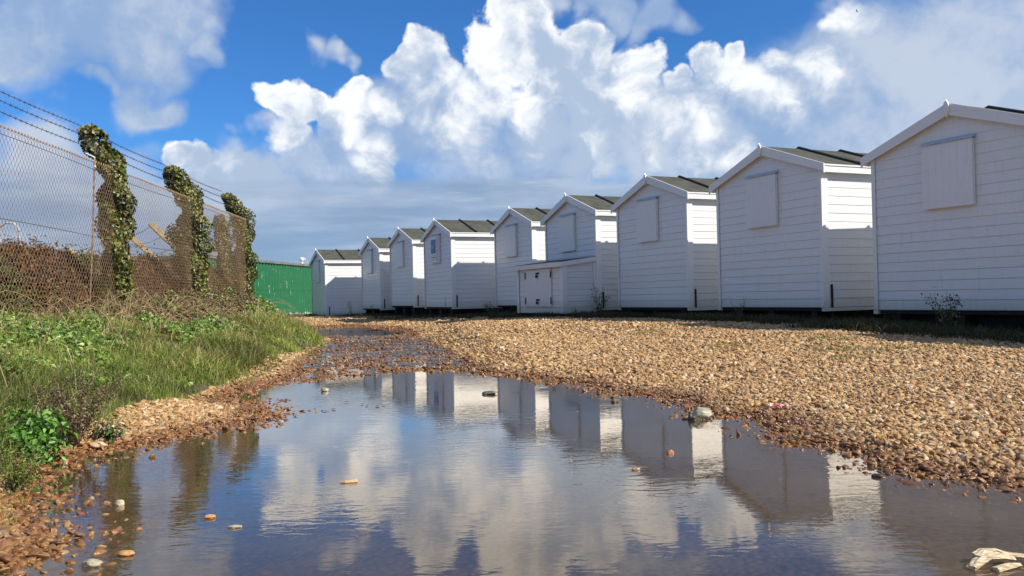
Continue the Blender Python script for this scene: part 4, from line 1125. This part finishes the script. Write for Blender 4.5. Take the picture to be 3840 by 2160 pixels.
bush('leafy_weed', -2.20, 4.55, .10, .10, 220, .030, [(0.05, 0.10, 0.02), (0.08, 0.15, 0.03), (0.10, 0.09, 0.04)], 'small dark green weed right of the dry brown bush', 'leaf', 8, .5, 34)
bush('grass_tuft', -1.98, 3.35, .20, .20, 500, .03, [(0.14, 0.22, 0.035), (0.2, 0.26, 0.06)], 'grassy weed tuft at the lower left, overhanging the shingle', 'leaf', 22, .12, 35)

# weeds at the feet of the huts
def gzp(v): return gz(v.x, v.y)
v = hw(5, 1.45, -0.10, 0); bush('tall_weed', v.x, v.y, .22, .78, 420, .030, [(0.10, 0.085, 0.07), (0.15, 0.12, 0.10), (0.06, 0.06, 0.04)], 'tall withered weed in the gap right of the storage box', 'dry_leaf', 9, .6, 41, zb=gzp(v))
v = hw(8, 0.25, -0.55, 0); bush('leafy_weed', v.x, v.y, .26, .52, 420, .036, [(0.05, 0.08, 0.03), (0.09, 0.12, 0.05)], 'leafy weed in front of the nearest hut, near the right edge', 'leaf', 10, .6, 42, zb=gzp(v))
v = hw(7, -0.35, -0.30, 0); bush('seeded_weed', v.x, v.y, .18, .46, 130, .016, [(0.05, 0.05, 0.03), (0.09, 0.08, 0.05)], 'thin seeded weed stalks in front of the second nearest hut', 'dry_leaf', 11, .6, 43, zb=gzp(v))
v = hw(3, 0.93, -0.12, 0); stalk(v.x, v.y, gzp(v), 0.62, 60, 'single thin dark stalk against the gable of the poster hut', 'thin_weed', spread=.006, branches=1, leaf=.018)
v = hw(1, 0.72, -0.15, 0); bush('twiggy_weed', v.x, v.y, .2, .50, 70, .03, [(0.03, 0.04, 0.04), (0.05, 0.05, 0.04)], 'dark twiggy weed in front of the second farthest hut', 'dry_leaf', 5, .6, 45, zb=gzp(v))
v = hw(0, 1.5, .9, 0); bush('climbing_weed', v.x, v.y, .16, .75, 110, .028, [(0.04, 0.06, 0.05), (0.06, 0.09, 0.06)], 'faint straggly weed against the side of the farthest hut', 'dry_leaf', 4, .6, 46, zb=gzp(v))
v = hw(5, 1.3, -.62, 0); bush('small_weed', v.x, v.y, .07, .26, 50, .03, [(0.06, 0.08, 0.03)], 'small weed at the right side of the storage box', 'leaf', 3, .6, 47, zb=gzp(v))
v = hw(4, -1.35, -.05, 0); bush('low_bush', v.x, v.y, .45, .38, 700, .035, [(0.03, 0.06, 0.035), (0.05, 0.08, 0.04)], 'dark low bush in the gap left of the hut beside the storage box', 'leaf', 16, .6, 48, zb=gzp(v))
v = hw(4, .2, -.35, 0); bush('low_bush', v.x, v.y, .4, .22, 420, .035, [(0.03, 0.05, 0.03), (0.05, 0.07, 0.04)], 'dark low bush just left of the storage box', 'leaf', 14, .6, 49, zb=gzp(v))
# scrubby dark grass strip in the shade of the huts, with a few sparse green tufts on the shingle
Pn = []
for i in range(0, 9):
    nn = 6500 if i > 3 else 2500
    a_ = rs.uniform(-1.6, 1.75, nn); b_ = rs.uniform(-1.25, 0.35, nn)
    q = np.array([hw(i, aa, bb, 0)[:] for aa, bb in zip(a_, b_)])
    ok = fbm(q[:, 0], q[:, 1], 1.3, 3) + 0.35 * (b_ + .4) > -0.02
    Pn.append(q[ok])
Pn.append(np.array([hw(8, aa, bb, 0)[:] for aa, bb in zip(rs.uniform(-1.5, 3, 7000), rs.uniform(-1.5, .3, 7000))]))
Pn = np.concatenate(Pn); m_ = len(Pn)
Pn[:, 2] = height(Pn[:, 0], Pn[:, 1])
V_, F_, C_ = blades(Pn, rs.uniform(.04, .20, m_) , np.full(m_, .004), rs.uniform(.2, 1.0, m_), pick([(0.035, 0.05, 0.015), (0.055, 0.065, 0.02), (0.08, 0.06, 0.03), (0.05, 0.04, 0.02)], m_, rs), rs)  # real scrub, blades thickened and darkened to deepen the huts' ground shade
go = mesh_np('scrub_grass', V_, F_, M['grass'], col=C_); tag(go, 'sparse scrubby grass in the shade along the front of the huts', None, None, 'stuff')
cen = [(3.2, 8.3), (3.7, 8.1), (3.0, 7.6), (4.4, 8.2), (2.3, 9.0), (1.8, 11.5), (2.4, 12.2), (3.4, 9.2)]
Pn = np.concatenate([np.array([cx, cy, 0]) + rs.normal(0, 1, (260, 3)) * np.array([.16, .10, 0]) for cx, cy in cen]); m_ = len(Pn)
Pn[:, 2] = height(Pn[:, 0], Pn[:, 1])
V_, F_, C_ = blades(Pn, rs.uniform(.02, .06, m_), np.full(m_, .003), rs.uniform(.2, 1.0, m_), pick([(0.12, 0.17, 0.03), (0.18, 0.2, 0.05)], m_, rs), rs)
go = mesh_np('moss_tufts', V_, F_, M['grass'], col=C_); tag(go, 'short green tufts scattered on the sunlit shingle', None, None, 'stuff')

# ------------------------------------------------------------------ shingle: pebbles scattered by geometry nodes
def pebble_mat():
    mt, t = mat_new('pebble')
    r_ = t.n('ShaderNodeAttribute', attribute_name='rnd', attribute_type='INSTANCER').outputs['Fac']
    wet = t.n('ShaderNodeAttribute', attribute_name='wet', attribute_type='INSTANCER').outputs['Fac']
    co = t.n('ShaderNodeTexCoord').outputs['Object']
    c = t.ramp(r_, [(0.0, (0.17, 0.080, 0.030)), (0.10, (0.42, 0.25, 0.095)), (0.22, (0.58, 0.39, 0.17)), (0.34, (0.26, 0.125, 0.045)), (0.44, (0.62, 0.46, 0.24)), (0.55, (0.40, 0.22, 0.075)), (0.64, (0.70, 0.58, 0.38)), (0.72, (0.30, 0.17, 0.07)), (0.80, (0.54, 0.36, 0.16)), (0.87, (0.25, 0.20, 0.14)), (0.92, (0.10, 0.075, 0.05)), (0.96, (0.76, 0.68, 0.52)), (1.0, (0.38, 0.12, 0.045))])
    nz = t.noise(co, 2.0, 4, 0.6)
    c = t.mix(t.math('MULTIPLY', t.mr(nz, 0.4, 0.7), 0.45), c, (0.34, 0.20, 0.10))
    c = t.mix(1.0, c, (1.0, 0.94, 0.84), 'MULTIPLY')
    cw = t.mix(1.0, c, (0.52, 0.40, 0.30), 'MULTIPLY')
    c = t.mix(wet, c, cw)
    pbr(t, Base_Color=c, Roughness=t.math('MULTIPLY_ADD', wet, -0.40, 0.62), Normal=bump(t, nz, 0.25, 0.05))
    return mt
M['pebble'] = pebble_mat()
def scatter_points(n, x0, x1, y0, y1, size, seed, cond=None):
    rs_ = np.random.default_rng(seed)
    x = rs_.uniform(x0, x1, n); y = rs_.uniform(y0, y1, n)
    ok = np.abs(x) < 0.63 * y + 0.35
    x, y = x[ok], y[ok]
    z = height(x, y)
    gx = grass_x(y)
    ok = (z > -0.02) & (x > gx - 0.12)
    if cond is not None: ok &= cond(x, y, z)
    x, y, z = x[ok], y[ok], z[ok]
    s = size * np.minimum(rs_.lognormal(0, 0.42, len(x)), 2.1)
    return x, y, z, s
parts_ = [scatter_points(260000, -2.6, 4.2, 1.7, 6.5, .0090, 51), scatter_points(300000, -3.6, 8, 6.5, 12, .0115, 52), scatter_points(190000, -5.5, 8, 12, 20, .0140, 53), scatter_points(110000, -8.5, 4, 20, 34, .019, 54)]
# hide those far behind the front line of the huts
def front_side(x, y):
    ax, ay = 5.606, 10.687; bx, by = -7.666, 33.664
    nx_, ny_ = (by - ay), -(bx - ax); L_ = math.hypot(nx_, ny_)
    return ((x - ax) * nx_ + (y - ay) * ny_) / L_
X_ = np.concatenate([p[0] for p in parts_]); Y_ = np.concatenate([p[1] for p in parts_]); Z_ = np.concatenate([p[2] for p in parts_]); S_ = np.concatenate([p[3] for p in parts_])
keep = front_side(X_, Y_) < 1.2
X_, Y_, Z_, S_ = X_[keep], Y_[keep], Z_[keep], S_[keep]
# thin out the wet, flooded strip so that water shows between the stones
dwet = sdf(WET, X_, Y_)
keep = (rng.uniform(0, 1, len(X_)) < np.where(dwet < 0.0, 0.22, np.where(dwet < .45, .5, 1.0))) & ((Z_ > 0.0) | (rng.uniform(0, 1, len(X_)) < 0.45))
X_, Y_, Z_, S_ = X_[keep], Y_[keep], Z_[keep], S_[keep]
# drowned pebbles on the puddle floor
rs = np.random.default_rng(77)
n = 14000; xu = rs.uniform(-2.4, 2.3, n); yu = 1.8 + 7 * rs.uniform(0, 1, n) ** 1.3; zu = height(xu, yu); ok = (zu < -.005) & (np.abs(xu) < .63 * yu + .3)
su = .0085 * rs.lognormal(0, .45, n)
near_edge = np.exp(zu / 0.014); ok &= rs.uniform(0, 1, n) < .07 + near_edge
X_ = np.concatenate([X_, xu[ok]]); Y_ = np.concatenate([Y_, yu[ok]]); Z_ = np.concatenate([Z_, zu[ok]]); S_ = np.concatenate([S_, su[ok]])
N_ = len(X_)
print('pebbles', N_)
wet_ = np.clip(1 - (Z_ - 0.004) / 0.024, 0, 1)
def make_pebbles():
    me = bpy.data.meshes.new('shingle'); me.vertices.add(N_)
    rz = np.random.default_rng(5)
    co = np.stack([X_, Y_, Z_ + S_ * rz.uniform(-.35, .7, N_)], 1).astype(np.float32)
    me.vertices.foreach_set('co', co.ravel())
    rot = np.stack([rz.normal(0, .45, N_), rz.normal(0, .45, N_), rz.uniform(0, 6.28, N_)], 1)
    scl = np.stack([S_ * rz.uniform(.9, 1.6, N_), S_ * rz.uniform(.7, 1.1, N_), S_ * rz.uniform(.32, .65, N_)], 1)
    for nm, arr, tp in (('rot', rot, 'FLOAT_VECTOR'), ('scl', scl, 'FLOAT_VECTOR')):
        a = me.attributes.new(nm, tp, 'POINT'); a.data.foreach_set('vector', arr.astype(np.float32).ravel())
    for nm, arr in (('rnd', rz.uniform(0, 1, N_)), ('wet', wet_)):
        a = me.attributes.new(nm, 'FLOAT', 'POINT'); a.data.foreach_set('value', arr.astype(np.float32))
    a = me.attributes.new('idx', 'INT', 'POINT'); a.data.foreach_set('value', rz.integers(0, 6, N_).astype(np.int32))
    o = bpy.data.objects.new('shingle', me); COL.objects.link(o)
    ng = bpy.data.node_groups.new('pebble_scatter', 'GeometryNodeTree')
    ng.interface.new_socket('Geometry', in_out='INPUT', socket_type='NodeSocketGeometry')
    ng.interface.new_socket('Geometry', in_out='OUTPUT', socket_type='NodeSocketGeometry')
    nd = ng.nodes; lk = ng.links
    gi = nd.new('NodeGroupInput'); go_ = nd.new('NodeGroupOutput')
    join = nd.new('GeometryNodeGeometryToInstance')
    for k in range(6):
        ico = nd.new('GeometryNodeMeshIcoSphere'); ico.inputs['Radius'].default_value = 1.0; ico.inputs['Subdivisions'].default_value = 2
        ns = nd.new('ShaderNodeTexNoise'); ns.noise_dimensions = '4D'; ns.inputs['W'].default_value = k * 3.7; ns.inputs['Scale'].default_value = 0.85; ns.inputs['Detail'].default_value = 2
        sub = nd.new('ShaderNodeVectorMath'); sub.operation = 'SUBTRACT'; sub.inputs[1].default_value = (.5, .5, .5)
        sc = nd.new('ShaderNodeVectorMath'); sc.operation = 'SCALE'; sc.inputs['Scale'].default_value = 1.35
        sp = nd.new('GeometryNodeSetPosition'); lk.new(ns.outputs['Color'], sub.inputs[0]); lk.new(sub.outputs[0], sc.inputs[0]); lk.new(sc.outputs[0], sp.inputs['Offset'])
        lk.new(ico.outputs[0], sp.inputs[0])
        ss = nd.new('GeometryNodeSetShadeSmooth'); lk.new(sp.outputs[0], ss.inputs[0])
        sm = nd.new('GeometryNodeSetMaterial'); sm.inputs['Material'].default_value = M['pebble']; lk.new(ss.outputs[0], sm.inputs[0])
        lk.new(sm.outputs[0], join.inputs[0])
    iop = nd.new('GeometryNodeInstanceOnPoints'); iop.inputs['Pick Instance'].default_value = True
    lk.new(gi.outputs[0], iop.inputs['Points']); lk.new(join.outputs[0], iop.inputs['Instance'])
    def attr(nm, dt):
        a_ = nd.new('GeometryNodeInputNamedAttribute'); a_.data_type = dt; a_.inputs[0].default_value = nm; return a_
    ai = attr('idx', 'INT'); lk.new(ai.outputs[0], iop.inputs['Instance Index'])
    ar = attr('rot', 'FLOAT_VECTOR'); e2r = nd.new('FunctionNodeEulerToRotation'); lk.new(ar.outputs[0], e2r.inputs[0]); lk.new(e2r.outputs[0], iop.inputs['Rotation'])
    as_ = attr('scl', 'FLOAT_VECTOR'); lk.new(as_.outputs[0], iop.inputs['Scale'])
    lk.new(iop.outputs[0], go_.inputs[0])
    md = o.modifiers.new('scatter', 'NODES'); md.node_group = ng
    me.materials.append(M['pebble'])
    tag(o, 'tan, orange and grey beach pebbles covering the track', None, None, 'stuff')
    return o
make_pebbles()

# ------------------------------------------------------------------ single stones, chips and litter
def rock(name, x, y, sx, sy, sz, colr, label, seed, zoff=0.0, rough=.5, group=None, cat='stone', rz=0.0, lump=.35):
    me = bpy.data.meshes.new(name)
    import bmesh
    bm = bmesh.new(); bmesh.ops.create_icosphere(bm, subdivisions=4, radius=1.0)
    for vv_ in bm.verts:
        n_ = mnoise.noise_vector(vv_.co * 1.1 + Vector((seed * 3.1, seed, 0))) * lump + mnoise.noise_vector(vv_.co * 3.2 + Vector((seed, 0, seed))) * lump * .22
        vv_.co = vv_.co + n_
        vv_.co = Vector((vv_.co.x * sx, vv_.co.y * sy, vv_.co.z * sz))
    bm.to_mesh(me); bm.free()
    me.polygons.foreach_set('use_smooth', np.ones(len(me.polygons), dtype=bool))
    c1, c2 = colr
    me.materials.append(simple(name + '_surface', c1, c2, 28, rough, .25, .0015))
    o = bpy.data.objects.new(name, me); COL.objects.link(o)
    o.location = (x, y, zoff); o.rotation_euler = (0, 0, rz)
    tag(o, label, cat, group); return o
GRYS = ((0.12, 0.12, 0.08), (0.34, 0.34, 0.27))
rock('rock', 1.10, 5.00, .062, .045, .036, ((0.24, 0.22, 0.16), (0.42, 0.39, 0.30)), 'largest pale greyish brown rock standing in the puddle near the shingle edge', 2, .026)
rock('rock', 1.045, 4.96, .035, .035, .036, ((0.05, 0.055, 0.04), (0.12, 0.12, 0.08)), 'dark rock touching the left of the largest pale rock in the puddle', 9, .016)
rock('rock', -0.19, 6.49, .052, .036, .020, ((0.07, 0.07, 0.05), (0.18, 0.18, 0.13)), 'dark oval rock alone in mid puddle before the white reflection of the poster hut', 3, .006, .35)
rock('rock', 0.687, 5.828, .024, .018, .014, ((0.07, 0.055, 0.035), (0.16, 0.12, 0.07)), 'small dark rock breaking the puddle right of the oval one', 4, .004, .35)
rock('stone', 0.714, 3.931, .017, .013, .011, ((0.34, 0.13, 0.06), (0.5, 0.22, 0.1)), 'small orange stone poking out in the dark reflection, mid right of the puddle', 5, .004, .35)
rock('stone', 1.425, 3.347, .026, .017, .009, ((0.02, 0.02, 0.02), (0.05, 0.045, 0.04)), 'small black stone in the white reflection at the right of the puddle', 6, .003, .3)
rock('stone', 0.505, 3.578, .018, .01, .006, ((0.36, 0.22, 0.12), (0.5, 0.33, 0.2)), 'small flat tan stone in mid puddle below the orange one', 7, .003, .35)
rock('flat_stone', -2.16, 4.40, .042, .030, .017, ((0.50, 0.32, 0.17), (0.66, 0.48, 0.30)), 'big flat sandy stone at the left edge of the puddle beside the leafy weeds', 8, .020)
rock('stone', -1.06, 2.93, .020, .013, .008, ((0.50, 0.22, 0.07), (0.62, 0.32, 0.13)), 'orange stone rising from the water at the lower left', 10, .004, .35)
rock('stone', -0.93, 2.80, .023, .010, .005, ((0.34, 0.27, 0.17), (0.48, 0.42, 0.3)), 'thin pale stone in the lower left shallows under the post reflection', 11, .003, .35)
rock('stone', -1.21, 2.42, .026, .018, .013, ((0.28, 0.24, 0.16), (0.44, 0.39, 0.28)), 'pale rounded stone at the bottom left water edge', 12, .006, .3)
rock('stone', -1.16, 2.52, .024, .014, .009, ((0.40, 0.20, 0.07), (0.55, 0.30, 0.12)), 'brown orange stone just above the pale rounded one, bottom left', 13, .005, .3)
rock('stone', -1.47, 3.15, .016, .013, .014, ((0.44, 0.36, 0.22), (0.58, 0.5, 0.34)), 'cream stone standing in the shallows left of the first post reflection', 14, .006, .4)
rock('stone', -1.42, 5.15, .020, .016, .014, ((0.26, 0.22, 0.16), (0.42, 0.38, 0.3)), 'pale stone at the tip of the shingle spit', 15, .010, .4)
rock('stone', -1.55, 6.95, .030, .02, .018, ((0.3, 0.26, 0.19), (0.46, 0.41, 0.32)), 'pale stone in the small inlet beside the bank', 16, .012, .4)
# floating leaves
lm = simple('sodden_leaf', (0.16, 0.05, 0.02), (0.30, 0.11, 0.05), 20, .4, .3)
ld = simple('black_leaf', (0.02, 0.014, 0.012), (0.05, 0.03, 0.02), 20, .4, .3)
rl = random.Random(4)
spots = [(1043, 1555, 0), (1082, 1546, 1), (1060, 1562, 0), (1105, 1544, 1), (1188, 1545, 0), (1213, 1537, 0), (1054, 1578, 0), (1062, 1597, 1), (1098, 1578, 0), (1320, 1510, 1), (1335, 1520, 1), (1376, 1526, 1), (1395, 1521, 0), (1241, 1500, 1), (2270, 1545, 0)]
LEAFP = [(-1.57, 5.61), (-1.48, 5.68), (-1.51, 5.57), (-1.42, 5.70), (-1.27, 5.70), (-1.23, 5.76), (-1.50, 5.45), (-1.46, 5.31), (-1.41, 5.46), (-1.08, 6.02), (-1.03, 5.93), (-0.95, 5.88), (-0.92, 5.93), (-1.22, 6.15), (0.60, 5.55)]
LEAFL = ['%s dead leaf floating %s' % ('black' if k % 3 == 0 else 'reddish brown', w_) for k, w_ in enumerate(['nearest the bank in the leaf cluster', 'second from the left in the upper row of the cluster', 'just below the leftmost leaf of the cluster', 'third from the left in the upper row of the cluster', 'left of the pair right of the cluster', 'right of the pair right of the cluster', 'low in the cluster near the shingle spit', 'lowest of all the leaves in the cluster', 'in the lower row, right end of the cluster', 'farthest back of the right hand group of leaves', 'second farthest back of the right hand group of leaves', 'nearest of the right hand group of leaves', 'rightmost of the right hand group of leaves', 'alone on open water behind the cluster', 'alone in the dark reflection of the weed gap'])]
for k, (lx, ly) in enumerate(LEAFP):
    an = rl.uniform(0, 6.28); s_l = rl.uniform(.016, .032)
    mb = MB(); P = []
    for t, wd_ in ((0, .05), (.25, .34), (.5, .42), (.8, .22), (1, .03)):
        for sgn in (-1, 1):
            px_, py_ = (t - .5) * 2 * s_l, sgn * wd_ * s_l
            P.append((px_, py_, .004 + .006 * abs(t - .5) + .004 * abs(sgn * wd_) + rl.uniform(0, .002)))
    top_ = [(2 * i, 2 * i + 1, 2 * i + 3, 2 * i + 2) for i in range(4)]
    P2 = [(a, b, c - .0015) for a, b, c in P]
    mb.poly(P + P2, top_ + [tuple(10 + j for j in f[::-1]) for f in top_])
    o = mb.build('floating_leaf', lm if k % 3 else ld); o.location = (lx, ly, 0); o.rotation_euler = (0, 0, an)
    tag(o, LEAFL[k], 'leaf', 'dead leaves floating on the puddle')
# floating wood chip
mb = MB()
mb.poly([(-.040, -.002, .001), (-.012, -.010, .001), (.020, -.007, .001), (.040, -.003, .001), (.036, .012, .001), (.010, .008, .001), (-.015, .006, .001),
         (-.036, -.001, .007), (-.010, -.007, .010), (.018, -.005, .011), (.036, -.002, .013), (.033, .009, .014), (.008, .005, .010), (-.014, .003, .008)],
        [tuple(range(6, -1, -1)), tuple(range(7, 14))] + [(i, (i + 1) % 7, 7 + (i + 1) % 7, 7 + i) for i in range(7)])
o = mb.build('wood_chip', simple('pale_chip', (0.55, 0.36, 0.18), (0.72, 0.52, 0.30), 30, .6, .3), bevel=.0015); o.location = (-0.682, 3.451, 0)
tag(o, 'pale floating wood chip in the lower middle of the puddle', 'wood chip')
# red wrapper
mb = MB(); rr_ = random.Random(8); nxw, nyw = 14, 5; P = []
for i in range(nxw):
    for j in range(nyw):
        P.append(((i / (nxw - 1) - .5) * .13, (j / (nyw - 1) - .5) * .035 * (1.4 - i / nxw), .014 + rr_.uniform(0, .016) * (1.7 - 1.3 * i / nxw)))
top_ = [(i * nyw + j, (i + 1) * nyw + j, (i + 1) * nyw + j + 1, i * nyw + j + 1) for i in range(nxw - 1) for j in range(nyw - 1)]
P2 = [(a, b, c - .002) for a, b, c in P]
mb.poly(P + P2, top_ + [tuple(70 + q for q in f[::-1]) for f in top_])
wm_, t = mat_new('red_white_film'); co = t.n('ShaderNodeTexCoord').outputs['Object']
pbr(t, Base_Color=t.mix(t.mr(t.noise(co, 40, 3, .5), .46, .54), (0.62, 0.06, 0.09), (0.75, 0.62, 0.55)), Roughness=.35)
o = mb.build('wrapper', wm_); o.location = (1.60, 5.12, gz(1.60, 5.12) + .012); o.rotation_euler = (0, 0, -.1)
tag(o, 'crumpled red and white wrapper on the pebbles at the water edge', 'wrapper')
# driftwood at the lower right
dw = empty('driftwood', (1.27, 2.27, 0.0), 0.0); tag(dw, 'splintered pale driftwood lying in the shallow water at the bottom right corner', 'driftwood')
def shard(pts, w0, w1, seed):
    r4 = random.Random(seed); mb = MB(); n = 12
    pts = [Vector(p) for p in pts]
    P = []; F_ = []
    for i, p in enumerate(pts):
        t = i / (len(pts) - 1); wv__ = w0 + (w1 - w0) * t
        tg = (pts[min(i + 1, len(pts) - 1)] - pts[max(i - 1, 0)]).normalized(); sd = tg.cross(Vector((0, 0, 1))).normalized()
        for j in range(n):
            a_ = 2 * math.pi * j / n; k_ = 1 + r4.uniform(-.32, .32)
            P.append(p + sd * math.cos(a_) * wv__ * k_ + Vector((0, 0, 1)) * math.sin(a_) * wv__ * .55 * k_)
    m__ = len(pts)
    for i in range(m__ - 1):
        for j in range(n): F_.append((i * n + j, i * n + (j + 1) % n, (i + 1) * n + (j + 1) % n, (i + 1) * n + j))
    F_.append(tuple(range(n))[::-1]); F_.append(tuple((m__ - 1) * n + j for j in range(n)))
    mb.poly(P, F_); return mb
def dwm():
    mt, t = mat_new('bleached_wood'); co = t.n('ShaderNodeTexCoord').outputs['Object']
    mp = t.n('ShaderNodeMapping', {'Vector': co}); mp.inputs['Scale'].default_value = (1, 5, 5)
    a = t.noise(mp.outputs[0], 30, 6, .65)
    c = t.ramp(a, [(0.0, (0.14, 0.07, 0.03)), (0.38, (0.34, 0.22, 0.11)), (0.55, (0.66, 0.54, 0.36)), (1.0, (0.78, 0.72, 0.58))])
    pbr(t, Base_Color=c, Roughness=.7, Normal=bump(t, a, .8, .006)); return mt
M['drift'] = dwm()
shard([(-.085, -.045, .004), (-.055, -.025, .014), (-.02, -.005, .018), (.02, .012, .016), (.05, .02, .010)], .012, .022, 1).build('splinter', M['drift'], dw)
shard([(-.05, .0, .02), (-.02, .02, .026), (.02, .03, .026), (.05, .02, .016)], .014, .010, 2).build('splinter', M['drift'], dw)
shard([(.03, .03, .016), (.08, .018, .014), (.12, .006, .010), (.155, -.004, .006)], .013, .006, 3).build('splinter', M['drift'], dw)
shard([(-.03, -.06, .004), (.01, -.045, .008), (.05, -.03, .006)], .014, .008, 4).build('splinter', M['drift'], dw)
rock('stone', 1.185, 2.235, .010, .008, .009, ((0.4, 0.22, 0.1), (0.55, 0.36, 0.2)), 'tiny orange stone just left of the driftwood', 18, .004, .35)
# buried plastic grid in the flooded strip
mb = MB()
rg = random.Random(12)
gdir = Vector((-0.21, 1, 0)).normalized(); gsd = Vector((gdir.y, -gdir.x, 0)); g0 = Vector((-1.55, 9.3, 0))
cs = .185
for i in range(-7, 7):
    j = 0.0
    while j < 8.2:
        ln = rg.uniform(.3, 1.3)
        if rg.random() < .6:
            a = g0 + gsd * (i * cs) + gdir * j; b = g0 + gsd * (i * cs) + gdir * (j + ln)
            mb.tube([a + Vector((0, 0, rg.uniform(.004, .012))), b + Vector((0, 0, rg.uniform(.004, .012)))], .005, 4)
        j += ln + .05
for k in range(44):
    j = k * cs
    for i in range(-7, 6, 2):
        if rg.random() < .35:
            a = g0 + gsd * (i * cs) + gdir * j; b = g0 + gsd * ((i + rg.choice((1, 2, 2))) * cs) + gdir * j
            mb.tube([a + Vector((0, 0, rg.uniform(.0, .009))), b + Vector((0, 0, rg.uniform(.0, .009)))], .005, 4)
o = mb.build('ground_grid', simple('grey_plastic', (0.10, 0.11, 0.13), (0.22, 0.24, 0.28), 9, .3, .1)); tag(o, 'grey reinforcement grid showing through the flooded shingle beyond the big puddle', 'ground grid')
# tiny bird
bd = MB()
bd.poly([(0, -.45, 0), (.08, 0, .05), (-.08, 0, .05), (0, .4, 0), (0, 0, -.08)], [(0, 1, 2), (3, 2, 1), (0, 4, 1), (0, 2, 4), (3, 1, 4), (3, 4, 2)])
bd.poly([(.05, .12, .03), (.05, -.1, .03), (.55, -.12, .22), (1.0, .02, .10), (.55, .06, .21)], [(0, 1, 2, 4), (4, 2, 3), (4, 2, 1, 0)])
bd.poly([(-.05, .12, .03), (-.05, -.1, .03), (-.55, -.12, .22), (-1.0, .02, .10), (-.55, .06, .21)], [(4, 2, 1, 0), (3, 2, 4), (0, 1, 2, 4)])
o = bd.build('bird', M['iron_black']); o.scale = (.5, .5, .5); o.location = (49.8, 120, 40.2); o.rotation_euler = (0, .3, .9); tag(o, 'tiny dark bird flying against the white cloud top at the upper right', 'bird')
